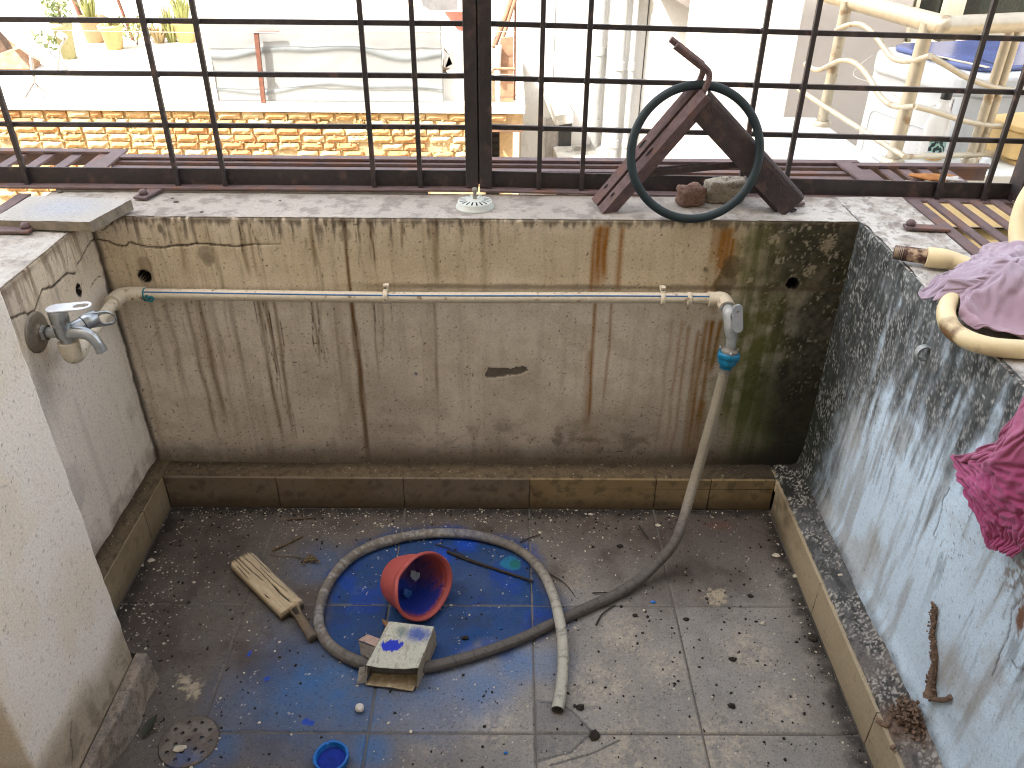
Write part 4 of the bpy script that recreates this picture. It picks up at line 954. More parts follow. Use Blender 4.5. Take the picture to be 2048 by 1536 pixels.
P2 = [un(1975, 585, 'z', zc+.012), un(1935, 582, 'z', zc+.008), un(1907, 594, 'z', zc+.004), un(1892, 622, 'z', zc), un(1900, 652, 'z', zc-.001), un(1928, 676, 'z', zc-.001), un(1975, 692, 'z', zc), un(2030, 698, 'z', zc), un(2110, 700, 'z', zc), un(2200, 690, 'z', zc), un(2260, 640, 'z', zc+.004), un(2240, 590, 'z', zc+.012), un(2170, 575, 'z', zc+.02)]
m = MB(); m.tube(smoothpath(P2, 8), .0140, 22); m.build('pipe_coil', CRH, t)
g0 = tp(2010, 505, z0); P3 = [g0+np.array((.0, -.09, .002)), g0+np.array((.004, -.055, .008)), g0+np.array((.006, -.02, .022)), g0+np.array((.012, .012, .055)), g0+np.array((.028, .035, .095)), g0+np.array((.060, .050, .135)), g0+np.array((.11, .05, .165)), g0+np.array((.17, .03, .17))]
m = MB(); m.tube(smoothpath(P3, 6), .0142, 22); m.build('pipe_rise', CRH, t)

def clothmat(name, col, col2):
    m = amat(name, rough=.9, var=.06, scale=500., bump=.25, bscale=900., spec=.15)
    bs = m.node_tree.nodes['Principled BSDF']; bs.inputs['Sheen Weight'].default_value = .25
    return m
CLM = clothmat('woven_cloth', None, None)
def settle(verts, faces, cols, frames, grow, pins=None, colliders=(), stiff=6., bend=.02, mass=.12, gravity=1., selfc=True, damp=8.):
    """let a sheet a little too large for its outline buckle and settle on what lies under it"""
    me = bpy.data.meshes.new('cloth'); me.from_pydata([tuple(v) for v in verts], [], faces); me.update()
    o = bpy.data.objects.new('cloth', me); COL.objects.link(o)
    if pins is not None:
        vg = o.vertex_groups.new(name='pin')
        for i, w in pins: vg.add([int(i)], float(w), 'REPLACE')
    cms = []
    for c, th in colliders:
        m_ = c.modifiers.new('collision', 'COLLISION'); c.collision.thickness_outer = th; c.collision.cloth_friction = 20.; cms.append((c, m_))
    md = o.modifiers.new('cloth', 'CLOTH'); st = md.settings; cs = md.collision_settings
    st.quality = 4; st.mass = mass; st.tension_stiffness = stiff; st.compression_stiffness = stiff; st.shear_stiffness = stiff*.6; st.bending_stiffness = bend
    st.air_damping = damp; st.shrink_min = -grow; st.effector_weights.gravity = gravity
    if pins is not None: st.vertex_group_mass = 'pin'
    cs.use_collision = True; cs.collision_quality = 2; cs.distance_min = .002; cs.use_self_collision = selfc; cs.self_distance_min = .0025
    md.point_cache.frame_start = 1; md.point_cache.frame_end = frames
    for f_ in range(1, frames+1): SC.frame_set(f_)
    dg = bpy.context.evaluated_depsgraph_get(); ev = o.evaluated_get(dg).to_mesh()
    co = np.empty(len(ev.vertices)*3); ev.vertices.foreach_get('co', co); o.evaluated_get(dg).to_mesh_clear()
    o.modifiers.remove(md)
    for c, m_ in cms: c.modifiers.remove(m_)
    SC.frame_set(1)
    me.vertices.foreach_set('co', co.astype(np.float32))
    ca = me.color_attributes.new('Col', 'FLOAT_COLOR', 'POINT'); c4 = np.concatenate([np.clip(cols, 0, 1), np.ones((len(cols), 1))], 1); ca.data.foreach_set('color', c4.reshape(-1).astype(np.float32))
    me.polygons.foreach_set('use_smooth', [True]*len(me.polygons)); me.materials.append(CLM); me.update()
    s_ = o.modifiers.new('thickness', 'SOLIDIFY'); s_.thickness = .0016; s_.offset = 0
    q_ = o.modifiers.new('smooth', 'SUBSURF'); q_.levels = 1; q_.render_levels = 1
    return o
def pile_cloth():
    rim = [(1838, 578), (1850, 594), (1868, 600), (1890, 592), (1908, 590), (1918, 606), (1922, 625), (1945, 648), (1980, 664), (2030, 678), (2110, 682), (2190, 660), (2210, 590), (2150, 515), (2060, 495), (2000, 490), (1964, 497), (1952, 518), (1930, 534), (1906, 546), (1880, 556), (1858, 564)]
    R = [np.array(un(px, py, 'z', H+.02)[:2]) for px, py in rim]; R = smoothpath(R, 12, closed=True)
    cen = np.array(tp(2032, 578, H+.02)[:2]); R = np.array([cen+(q-cen)*1.0 for q in R]); ang_ = np.arctan2(R[:, 1]-cen[1], R[:, 0]-cen[0]); rad_ = np.hypot(*(R-cen).T); o_ = np.argsort(ang_)
    n = 64; U, W = np.meshgrid(np.linspace(-1, 1, n), np.linspace(-1, 1, n), indexing='ij')
    du, dw = U*np.sqrt(1-W*W/2), W*np.sqrt(1-U*U/2); rr = np.hypot(du, dw); th = np.arctan2(dw, du)
    Rb = np.interp(th, ang_[o_], rad_[o_], period=2*math.pi); X = cen[0]+Rb*rr*np.cos(th); Y = cen[1]+Rb*rr*np.sin(th)
    Z = H+.026+.066*sst(0, .85, 1-rr)+.008*(fbm(X, Y, 30, o=3, seed=945)-.5)
    Z = np.where(X < WR, Z-.012, Z)
    F = [(i*n+j, (i+1)*n+j, (i+1)*n+j+1, i*n+j+1) for i in range(n-1) for j in range(n-1)]
    V = np.stack([X, Y, Z], -1).reshape(-1, 3); nc = fbm(V[:, 0], V[:, 1], 12, o=4, seed=944)
    C = np.ones((len(V), 3))*lin(160, 142, 156)*(.92+.16*nc)[:, None]; C = mixc(C, lin(170, 158, 172), sst(.5, .7, nc)*.5)
    C = mixc(C, lin(158, 122, 132), sst(.30, .42, -V[:, 1])*.6)
    bx = MB(); bx.box((WR+.30, -.3, H-.049), (.60, 1.4, .10)); ground_ = bx.build('rest', MATS['black_gap'])
    hp = MB(); hp.lathe([(0, .052), (.05, .046), (.085, .028), (.10, 0), (0, -.01)], 20, Matrix.Translation((*cen+np.array((.01, 0)), H))); hump = hp.build('rest', MATS['black_gap'])
    coil = [o for o in COL.objects if o.name.startswith(('pipe_coil', 'pipe_run', 'pipe_rise'))]
    o = settle(V, F, C, 24, .17, [(k_, 1.) for k_ in np.nonzero(rr.reshape(-1) > .985)[0]], [(ground_, .002), (hump, .002)]+[(c, .002) for c in coil], bend=.012, gravity=.6)
    for q in (ground_, hump): bpy.data.objects.remove(q)
    # what holds the heap up: more of the same cloth wadded underneath
    return tag(o, 'crumpled pale lilac cloth heaped over the cream pipe on the right wall', 'cloth', 'cloths on the right wall')
pile_cloth()
def hang_cloth():
    """magenta cloth hanging over the top of the right wall, gathered at its foot"""
    X0 = WR-.016
    def q(px, py, x=X0): return np.array(un(px, py, 'x', x))
    left = [(2062, 790), (2010, 838), (1960, 876), (1918, 906), (1928, 940), (1942, 985), (1955, 1035), (1968, 1085), (1984, 1122)]
    right = [(2215, 690), (2200, 790), (2185, 850), (2170, 900), (2150, 950), (2130, 1000), (2110, 1040), (2080, 1080), (2036, 1116)]
    Lp = np.array(smoothpath([q(*a) for a in left], 9)); Rp = np.array(smoothpath([q(*a) for a in right], 9)); n = len(Lp); K = 62
    V_, U = np.meshgrid(np.linspace(0, 1, n), np.linspace(0, 1, K), indexing='ij')
    P = Lp[:, None]*(1-U[..., None])+Rp[:, None]*U[..., None]
    P[..., 0] += -.004-.008*fbm(U*3, V_*5, 2, o=3, seed=966)-.010*np.exp(-((U-.5-.2*V_)/.1)**2)
    V = P.reshape(-1, 3); F = [(i*K+j, (i+1)*K+j, (i+1)*K+j+1, i*K+j+1) for i in range(n-1) for j in range(K-1)]
    nc = fbm(V[:, 1], V[:, 2], 10, o=4, seed=963); vv = V_.reshape(-1); uu = U.reshape(-1)
    C = np.ones((len(V), 3))*lin(164, 76, 116)*(.9+.2*nc)[:, None]; C = mixc(C, lin(184, 116, 144), sst(.6, .1, vv+(nc-.5)*.3)*.7)
    pins = [(i*K+j, 1.) for i in range(n) for j in range(K) if i == 0 or (j == K-1)] + [(27*K, .9), (27*K+1, .9), ((n-1)*K, .7), ((n-1)*K+8, .7)]
    bx = MB(); bx.box((WR+.048, -.6, .35), (.10, 1.2, .70)); wall_ = bx.build('rest', MATS['black_gap'])
    o = settle(V, F, C, 32, .15, pins, [(wall_, .002)], bend=6., gravity=.5)
    bpy.data.objects.remove(wall_)
    return tag(o, 'magenta-pink cloth hanging down the inside of the right wall', 'cloth', 'cloths on the right wall')
hang_cloth()
# grey pipe hook on the right wall
p = rw(1856, 706); t = thing('pipe_hook', p, 'small grey metal saddle hook nailed to the mouldy right wall', 'pipe hook')
pts = smoothpath([p+np.array((.0, 0, .011)), p+np.array((-.008, 0, .0125)), p+np.array((-.016, 0, .009)), p+np.array((-.019, 0, .0)), p+np.array((-.015, 0, -.009)), p+np.array((-.006, 0, -.0115)), p+np.array((.0, 0, -.011))], 5)
m = MB()
for a, b in zip(pts[:-1], pts[1:]): m.beam(a, b+(b-a)*.3, .011, .0026, np.cross(b-a, (0, 1, 0)))
m.build('saddle', mat('grey_zinc', lin(170, 174, 172), .55, metal=.2, var=.2), t)
m = MB(); m.beam(p+np.array((-.0016, 0, -.0095)), p+np.array((-.0016, 0, -.022)), .010, .0026, (1, 0, 0)); m.build('lug', MATS['grey_zinc'], t)

# termite tube of mud up the right wall
def mud():
    pts = [rw(1875, 1214), rw(1872, 1240), rw(1868, 1270), rw(1873, 1310), rw(1870, 1345), rw(1866, 1372), rw(1866, 1395)]
    pts = [np.array(q)+np.array((-.002, 0, 0)) for q in pts]; m = MB(); P = smoothpath(pts, 8); rs = np.interp(np.linspace(0, 1, len(P)), [0, .1, .5, .75, 1], [.002, .0036, .0055, .0062, .016])
    rng = np.random.RandomState(3); rs = rs*(1+.3*(rng.rand(len(P))-.5)); m.tube(P, list(rs), 9, flat=(1, .75))
    P2 = smoothpath([rw(1870, 1398)+np.array((-.004, 0, 0)), rw(1888, 1400)+np.array((-.004, 0, 0)), rw(1899, 1398)+np.array((-.003, 0, 0)), rw(1903, 1393)+np.array((-.002, 0, 0))], 5); m.tube(P2, .0042, 8)
    q = np.array((WR-.03, rw(1866, 1400)[1], HS+.002)); P3 = smoothpath([q+np.array((.02, 0, .01)), q, q+np.array((-.02, .01, 0)), q+np.array((-.034, -.006, -.002)), q+np.array((-.045, .006, -.005))], 5); m.tube(P3, .005, 8)
    for k in range(330):
        q = P[rng.randint(len(P))]; s_ = .0012+.0022*rng.rand(); m.box(q+np.array((-.002-.003*rng.rand(), .0055*rng.randn(), .004*rng.randn())), (s_, s_, s_*1.5), np.linalg.qr(rng.randn(3, 3))[0])
    for k in range(240):
        g = rng.randn(3); c = np.array((WR-.012-abs(g[0])*.016, rw(1866, 1400)[1]+g[1]*.017, HS+.004+abs(g[2])*.014*max(0, 1-abs(g[1])*.3)))
        s_ = .0022+.0042*rng.rand(); R = np.linalg.qr(rng.randn(3, 3))[0]; m.box(c, (s_, s_*.8, s_*1.3), R)
    return tag(m.build('mud_tube', mat('termite_mud', lin(126, 102, 84), .95, var=.4, scale=120., bump=1., bscale=260.)), 'brown termite mud tube climbing the foot of the white right wall', 'mud tube')
mud()
# ================================================================ THINGS ON THE FLOOR
WOODM = amat('weathered_wood', rough=.85, var=.14, scale=260., bump=.35, bscale=300.)
def bat():
    a = fl(512, 1128); tipc = np.array((*fl(484, 1130)[:2], 0)); sh = np.array((*fl(586, 1230)[:2], 0)); en = np.array((*fl(623, 1288)[:2], 0))
    d = sh-tipc; Lb = np.linalg.norm(d); d /= Lb; w = np.array((-d[1], d[0], 0))
    t = thing('cricket_bat', (tipc+sh)/2, 'small split and weathered wooden cricket bat lying on the floor', 'cricket bat')
    nL, nA = 300, 220
    S, A = np.meshgrid(np.linspace(0, 1, nL), np.linspace(0, 1, nA), indexing='ij'); X = np.where(A < .5, 1-4*A, 4*A-3); sgn = np.where(A < .5, 1., -1.)
    hw = .0275*(1-.0*S)*np.where(S < .06, np.sqrt(np.clip(1-((.06-S)/.06)**2*.35, 0, 1)), 1); th = .0115
    sa = sgn*(1-np.abs(X)**6)**.5; Zc = sa*th*(1+.25*(sa > 0)*(1-np.abs(X)))+th+.0012; X = np.sign(X)*np.sin(np.abs(X)*math.pi/2)**.8*hw
    sx = S*Lb+.012*0
    n1 = fbm(S*Lb, X, 14, 420, o=4, seed=701); n2 = fbm(S*Lb, X, 30, 900, o=3, seed=702)
    crk = np.zeros_like(S)
    for x0, s0, s1, wd in ((-.012, 0, .32, .0010), (-.004, .0, .5, .0014), (.006, .05, .75, .0012), (.004, .62, .95, .0026), (.014, .3, .8, .0010), (.021, .0, .45, .0009), (-.019, .1, .36, .0011), (-.021, .66, .76, .0016), (.024, .35, .98, .0008)):
        xx = X-x0-.0012*np.sin(S*9+x0*900)-.0012*(vnoise(S*40, S*0+x0*3000, 7)-.5)-(S-.5)*.003; crk = np.maximum(crk, np.exp(-(xx/(wd*.75))**4)*sst(s0-.03, s0+.03, S)*sst(s1+.03, s1-.05, S))
    up = sst(.0, .4, sa)
    Zc = Zc-crk*up*.0022+(n1-.5)*.0008
    C = np.ones(S.shape+(3,))*lin(178, 158, 126)*(.75+.5*n1)[..., None]
    C = mixc(C, lin(196, 182, 156), sst(.45, .7, n2)*.5); C = mixc(C, lin(160, 150, 134), sst(.008, .03, X)*.5)
    C = mixc(C, lin(40, 34, 28), crk*up*.95); C = mixc(C, lin(58, 50, 42), sst(.35, -.1, sa)*.85)
    C = mixc(C, lin(48, 42, 36), sst(.05, .0, S+(n1-.5)*.10)*.7)
    P = tipc+d*sx[..., None]+w*X[..., None]; P[..., 2] = Zc
    c0 = P[:1].mean(1, keepdims=True); c1 = P[-1:].mean(1, keepdims=True)
    P = np.concatenate([np.broadcast_to(c0, P[:1].shape), P, np.broadcast_to(c1, P[:1].shape)], 0); C = np.concatenate([C[:1], C, C[-1:]*.5], 0)
    gridmesh('blade', P, C, WOODM, t)
    # handle: flared root, splintered cane
    hd = en-sh; Lh = np.linalg.norm(hd); hd /= Lh; hw_ = np.array((-hd[1], hd[0], 0)); sh2 = sh+w*.006-d*.006
    S, A = np.meshgrid(np.linspace(0, 1, 80), np.linspace(0, 2*math.pi, 40), indexing='ij')
    n1 = fbm(S*Lh, A, 30, 3.2, o=4, seed=711); split = sst(.55, .62, vnoise(A*2.2+3, S*1.2, 712))
    r = np.interp(S, [0, .12, .3, .75, 1], [.0135, .0120, .0085, .0098, .0105])*(1-.28*split*sst(.95, .6, S))
    z0 = np.interp(S, [0, 1], [.017, .0115])
    P = sh2+hd*(S*(Lh+.006))[..., None]+hw_*(np.cos(A)*r)[..., None]; P[..., 2] = z0+np.sin(A)*r*.95
    C = np.ones(S.shape+(3,))*lin(112, 98, 80)*(.6+.8*n1)[..., None]; C = mixc(C, lin(28, 25, 23), split*sst(.95, .7, S)*.85); C = mixc(C, lin(188, 166, 126), sst(.14, .06, S)*.7); C = mixc(C, lin(104, 92, 82), sst(.7, .8, S)*.8)
    c1 = P[-1:].mean(1, keepdims=True); P = np.concatenate([P, np.broadcast_to(c1, P[:1].shape)], 0); C = np.concatenate([C, C[-1:]*.5], 0)
    gridmesh('handle', P, C, WOODM, t)
bat()

# red plastic flowerpot on its side, its rim softened out of round
def pot():
    RED = mat('red_plastic', lin(170, 78, 72), .6, var=.10, scale=16., bump=.06, bscale=200., rust=.08, rustc=lin(150, 90, 96))
    o = fl(858, 1222)
    axis = np.array((.74, -.58, .36)); axis /= np.linalg.norm(axis)      # from the base to the mouth
    R1 = .058; M0 = Vector(axis).to_track_quat('Z', 'Y').to_matrix().to_4x4() @ Matrix.Scale(1.17, 4)
    prof_o = [(0, 0), (.036, 0), (.0405, .004), (.044, .012), (.050, .032), (.0535, .052), (.0555, .066), (.0610, .068), (.0625, .073), (.0615, .078)]
    prof_i = [(.0585, .0775), (.0555, .071), (.0520, .064), (.0495, .050), (.0460, .032), (.0405, .012), (.036, .006), (0, .005)]
    def warp(p, a, j):
        p = p.copy(); k = max(p[2]-.02, 0)/.06
        s = 1-.10*k*math.exp(-((a-2.3)/.35)**2)-.06*k*math.exp(-((a-5.2)/.5)**2)+.05*k*math.cos(2*a+.6)
        p[0] *= s; p[1] *= s
        p[2] -= .010*k*math.exp(-((a-2.3)/.3)**2); return p
    cpos = np.array((-.285, -.276, 0))
    tmp = MB(); tmp.lathe(prof_o, 64, M0, fn=warp); lo = min(v[2] for v in tmp.v)
    T = Matrix.Translation((cpos[0], cpos[1], -lo+.0005)) @ M0
    t = thing('flowerpot', (cpos[0]+.05, cpos[1]-.02, 0), 'faded red plastic pot lying on its side in the spilled blue powder', 'plastic pot')
    m = MB(); m.lathe(prof_o+prof_i[:2], 64, T, fn=warp); m.build('pot_wall', RED, t)
    low_ = min(range(64), key=lambda k: (T @ Vector((.048*math.cos(2*math.pi*k/64), .048*math.sin(2*math.pi*k/64), .04)))[2])*2*math.pi/64
    pi_ = np.array(prof_i[1:]); tt = np.linspace(0, 1, 60); rs = np.interp(tt, np.linspace(0, 1, len(pi_)), pi_[:, 0]); zs = np.interp(tt, np.linspace(0, 1, len(pi_)), pi_[:, 1]); G = np.zeros((129, 60, 3)); an = np.linspace(0, 2*math.pi, 129)
    for i, a in enumerate(an):
        for j in range(60): G[i, j] = T @ Vector(warp(np.array((rs[j]*math.cos(a), rs[j]*math.sin(a), zs[j])), a, 0))
    A_, J_ = np.meshgrid(an, tt, indexing='ij'); n1 = fbm(np.cos(A_)*2+3, np.sin(A_)*2+J_*3, 3, o=5, seed=721); n2 = fbm(A_*3, J_*9, 3, o=4, seed=722)
    C = np.ones(A_.shape+(3,))*lin(150, 66, 60)*(.85+.3*n2)[..., None]
    dl = np.abs((A_-low_+math.pi) % (2*math.pi)-math.pi)
    C = mixc(C, lin(40, 56, 110), sst(.15, .6, J_+(n1-.5)*.5)*.75)  # blue dust, with the shade deeper inside painted in as darker colour
    C = mixc(C, lin(12, 48, 140), sst(1.5, .5, dl+(n1-.5)*1.6+(n2-.5)*.6)*sst(.02, .2, J_+(n2-.5)*.2)*.95)
    gridmesh('inner_wall', G, C, amat('dusty_shaded_pot_inside', rough=.7, var=.2, bump=.2), t)
    # torn lug on the low side of the rim
    q = np.array(T @ Vector((.060, .0, .070)))
    best = None
    for k in range(64):
        a = 2*math.pi*k/64; p = np.array(T @ Vector((.060*math.cos(a), .060*math.sin(a), .066)))
        if best is None or p[0]*1.0-p[2]*.4 > best[0]: best = (p[0]*1.0-p[2]*.4, p)
    p = best[1]; m = MB(); m.lathe([(0, .007), (.006, .005), (.010, 0), (.006, -.005), (0, -.006)], 9, Matrix.Translation(p) @ Matrix.Rotation(.5, 4, 'Z') @ Matrix.Diagonal((1.2, .8, 1.4, 1)), fn=lambda p, a, j: p*(1+.25*math.sin(3*a+j))); m.build('torn_lug', RED, t)
    BLP = mat('blue_powder', lin(14, 44, 140), .95, var=.3, scale=80., bump=.6)
    lowa = min(range(64), key=lambda k: (T @ Vector((.048*math.cos(2*math.pi*k/64), .048*math.sin(2*math.pi*k/64), .04)))[2])*2*math.pi/64
    for k, (da, zq, s, c, lab) in enumerate(((.5, .012, .010, (150, 160, 176), 'crumpled whitish scrap inside the red pot'), (-.75, .010, .009, (40, 90, 160), 'shiny blue wrapper scrap deep inside the red pot'))):
        a = lowa+da+math.pi*.25; rr = .036; p = np.array(T @ Vector((rr*.8*math.cos(a), rr*.8*math.sin(a), zq+.004)))
        rk = MB(); rk.lathe([(0, 1), (.8, .5), (1, 0), (.6, -.6), (0, -.8)], 7, Matrix.Translation(p) @ M0 @ Matrix.Diagonal((s, s, s*.5, 1)), smooth=False, fn=lambda p, a, j: p*(1+.4*math.sin(2*a+j*2)))
        tag(rk.build('paper_scrap', mat('scrap%d' % k, lin(*c), .5, var=.2)), lab, 'scrap')
pot()

# crushed pale carton, open towards the viewer
def carton():
    a, b = un(778, 1243, 'z', .047)[:2], un(868, 1254, 'z', .047)[:2]; c, d = un(836, 1338, 'z', .051)[:2], un(732, 1330, 'z', .051)[:2]
    e, f = fl(826, 1386)[:2], fl(731, 1373)[:2]
    t = thing('carton', ((a+b+c+d)/4).tolist()+[0], 'crushed pale cardboard carton with blue powder on top, open end to the viewer', 'carton')
    CARD = amat('cardboard', rough=.9, var=.14, scale=260., bump=.4, bscale=260., spec=.2)
    def panel(name, c00, c10, c11, c01, col, inside=False, bend=.0, blue=False, parent=t, seed=1, nn=50):
        U, V = np.meshgrid(np.linspace(0, 1, nn), np.linspace(0, 1, nn), indexing='ij')
        q = [np.array(k, float) for k in (c00, c10, c11, c01)]
        P = q[0]*((1-U)*(1-V))[..., None]+q[1]*(U*(1-V))[..., None]+q[2]*(U*V)[..., None]+q[3]*((1-U)*V)[..., None]
        N = np.cross(q[1]-q[0], q[3]-q[0]); N /= np.linalg.norm(N)
        n1 = fbm(U, V, 4, o=4, seed=seed); n2 = fbm(U, V, 22, 9, o=4, seed=seed+1)
        P = P+N*((n1-.5)*.004+bend*np.sin(U*math.pi)*V)[..., None]
        C = np.ones(U.shape+(3,))*lin(*col)*(.84+.32*n2)[..., None]
        C = mixc(C, lin(104, 92, 78), sst(.55, .72, n2)*.45)
        if blue:
            k = np.hypot((U-.30+.12*(n1-.5))/.22, (V-.52)/.13)+(n2-.5)*1.1
            C = mixc(C, lin(14, 44, 176), sst(1.05, .85, k)*.95)
            C = mixc(C, lin(36, 70, 150), sst(1.2, .2, np.hypot((U-.72)/.34, (V-.22)/.24)+(n2-.5)*.8)*.85)
            C = mixc(C, lin(66, 96, 92), sst(1.1, .2, np.hypot((U-.36)/.2, (V-.18)/.16)+(n2-.5))*.6)
        if inside: C = mixc(C, lin(84, 62, 40), sst(.7, .0, V+(n1-.5)*.5)*.8); C = mixc(C, lin(206, 190, 164), sst(.5, .7, fbm(U, V, 12, o=4, seed=9))*sst(.3, .7, V)*.6)
        o = gridmesh(name, P, C, CARD, parent, smooth=True); s = o.modifiers.new('board', 'SOLIDIFY'); s.thickness = .0012; s.offset = -1
        return o
    A3, B3, C3, D3 = (*a, .046), (*b, .047), (*c, .052), (*d, .049)
    A0, B0 = (*(a+np.array((.002, -.004))), .001), (*(b+np.array((.004, -.004))), .001)
    E0, F0 = (*(e+np.array((.006, .018))), .002), (*(f+np.array((-.002, .018))), .002)
    G0, K0 = (*e, .004), (*f, .0035)
    panel('top_panel', A3, B3, C3, D3, (186, 184, 168), bend=.004, blue=True, seed=741, nn=90)
    panel('bottom_panel', A0, B0, G0, K0, (170, 152, 122), inside=True, seed=751, bend=-.002)
    panel('side_panel', B3, B0, (*(e+np.array((.005, .004))), .003), C3, (150, 140, 124), seed=761)
    panel('side_panel', A0, A3, D3, (*(f+np.array((-.003, .006))), .003), (120, 112, 100), seed=771)
    panel('end_panel', A3, A0, B0, B3, (110, 100, 88), seed=781)
    # folded-out flaps on the left and the torn tab at the back
    w = np.array((*un(714, 1368, 'z', .006)[:2], .006)); w2 = np.array((*un(718, 1335, 'z', .03)[:2], .030))
    panel('flap', (*(d+np.array((.002, .0))), .047), w2, w, (*(f+np.array((.002, .004))), .004), (164, 158, 146), seed=791, nn=24)
    p1 = un(716, 1280, 'z', .028); p2 = un(722, 1310, 'z', .018); mid = (np.array(A3)*.45+np.array(D3)*.55)
    panel('flap', (np.array(A3)*.6+np.array(D3)*.4), un(735, 1268, 'z', .034), p1, mid+np.array((0, 0, -.006)), (176, 150, 136), seed=795, nn=24, bend=.006)
    panel('flap', mid+np.array((-.001, 0, -.006)), p1+np.array((.002, -.002, 0)), p2, (np.array(A3)*.25+np.array(D3)*.75)+np.array((0, 0, -.018)), (120, 112, 104), seed=797, nn=24)
    p3 = un(763, 1238, 'z', .046); panel('flap', A3, p3, un(766, 1248, 'z', .036), (np.array(A3)*.9+np.array(D3)*.1)+np.array((0, 0, -.004)), (150, 112, 84), seed=799, nn=12)
carton()

def lumpy(name, c, s, m, seed, label, cat, flat=.8, n=16, dent=0., group=None):
    mb = MB(); rng = np.random.RandomState(seed)
    ph = rng.rand(4)*6.28
    mb.lathe([(max(math.sin(t), .02), -math.cos(t)) for t in np.linspace(0, math.pi, 9)], n, Matrix.Translation(c) @ Matrix.Diagonal((*s, 1)), fn=lambda p, a, j: p*(1+dent*math.sin(2*a+ph[0])*math.sin(j+ph[1])+dent*math.sin(3*a+ph[2]+j)))
    return tag(mb.build(name, m), label, cat, group)
WHT = mat('chalk_white', lin(214, 206, 196), .8, var=.12, scale=200., bump=.3)
lumpy('white_pellet', fl(720, 1421)+np.array((0, 0, .0075)), (.0085, .0085, .0075), WHT, 5, 'small round white pellet on the floor in front of the carton', 'pellet', dent=.04)
# blue bottle cap with a notched rim
p = fl(664, 1524); CAPB = mat('blue_cap', lin(8, 100, 178), .45, var=.15, scale=60., bump=.1)
t = thing('bottle_cap', p, 'bright blue plastic cap with a notched rim at the front edge of the floor', 'bottle cap')
m = MB(); m.lathe([(0, .0005), (.026, .0005), (.0285, .003), (.0300, .016), (.0295, .0185), (.0262, .0185), (.0250, .016), (.0245, .005), (0, .004)], 72, Matrix.Translation(p), fn=lambda q, a, j: np.array((q[0]*(1+.035*(math.sin(a*4+.6) > .0)*(j in (3, 4))), q[1]*(1+.035*(math.sin(a*4+.6) > .0)*(j in (3, 4))), q[2]-.003*(math.sin(a*4) > .92)*(j in (4, 5))))); m.build('cap_body', CAPB, t)
tag(None or MB().lathe([(.0243, .0065), (.014, .0085), (0, .008)], 40, Matrix.Translation(p)).build('blue_powder', MATS['blue_powder']), 'blue powder filling the notched blue cap', 'powder')

# floor drain grate
p = fl(378, 1484); t = thing('drain_grate', p, 'round perforated steel drain grate set in the floor by the pier', 'drain grate')
m = MB(); RD = .052
holes = [(0, 0)]+[(.022*math.cos(a), .022*math.sin(a)) for a in np.linspace(.3, .3+2*math.pi, 7)[:-1]]+[(.038*math.cos(a), .038*math.sin(a)) for a in np.linspace(0, 2*math.pi, 11)[:-1]]
Xg, Yg = np.meshgrid(np.linspace(-RD, RD, 150), np.linspace(-RD, RD, 150), indexing='ij'); rr = np.hypot(Xg, Yg)
hd = np.min([np.hypot(Xg-hx, Yg-hy) for hx, hy in holes], 0)
Zg = .0028+.0010*(1-(rr/RD)**2); Zg = np.where(hd < .0033, -.010, Zg); Zg = np.where(rr > RD*.97, .0006, Zg)
n1 = fbm(Xg, Yg, 40, o=5, seed=831)
C = np.ones(Xg.shape+(3,))*lin(118, 110, 102)*(.75+.5*n1)[..., None]; C = mixc(C, lin(88, 77, 68), sst(.30, .6, n1)*.85); C = mixc(C, lin(26, 24, 22), (hd < .0036)*.9)
C = mixc(C, lin(64, 90, 140), sst(.5, .7, fbm(Xg, Yg, 30, o=3, seed=832))*sst(0, -.03, Yg)*.5)
C = mixc(C, lin(50, 44, 40), sst(.95, .99, rr/RD)*.7)
gridmesh('perforated_plate', np.stack([Xg+p[0], Yg+p[1], Zg], -1), C, amat('grate_steel', rough=.5, var=.2, scale=200., bump=.3), t, mask=rr < RD)

# leaf, twigs, flakes
p = fl(302, 1458); L = MB(); ax = np.array((.012, .034, 0)); sd = np.array((.014, -.004, 0)); vs = []
for k in range(9):
    s = k/8; w = math.sin(math.pi*s**.8)*.9; c = p+ax*(s-.5)*2*.62+np.array((0, 0, .003+.012*s))
    vs += [c-sd*w*.75+np.array((0, 0, .004*w)), c, c+sd*w*.75+np.array((0, 0, .005*w))]
L.add(vs, [(3*k+j, 3*k+j+1, 3*k+j+4, 3*k+j+3) for k in range(8) for j in (0, 1)], True)
tag(L.build('fallen_leaf', mat('dark_leaf', lin(52, 52, 40), .6, var=.3, scale=60.)), 'single dark curled leaf lying beside the pier foot', 'leaf')
TW = mat('dry_twig', lin(104, 84, 62), .9, var=.3, scale=60.); TWD = mat('dark_twig', lin(52, 44, 38), .9, var=.3, scale=60.)
def twig(pts, r, m, label, z=.003, nm='twig'):
    P = [fl(*q)+np.array((0, 0, z+.0012*(i % 2))) for i, q in enumerate(pts)]; P = smoothpath(P, 4); mb = MB(); mb.tube(P, list(np.linspace(r, r*.6, len(P))), 6); return tag(mb.build(nm, m), label, 'twig', 'twigs on the floor')
twig(((895, 1106), (940, 1124), (1000, 1144), (1066, 1166)), .0042, TWD, 'longest dark flat stick lying across the blue powder behind the pot', .0045)
twig(((545, 1103), (575, 1090), (606, 1074)), .0026, TW, 'short pale twig on the brown dirt left of the hose loop')
twig(((575, 1041), (600, 1040), (630, 1037)), .0022, TW, 'pale twig close to the back skirting at the left')
twig(((1040, 1086), (1060, 1078), (1082, 1070)), .0018, TWD, 'thin dark twig touching the back of the hose loop')
twig(((1192, 1252), (1205, 1230), (1230, 1212)), .0020, TWD, 'bent dark twig pointing out from under the straight run of hose')
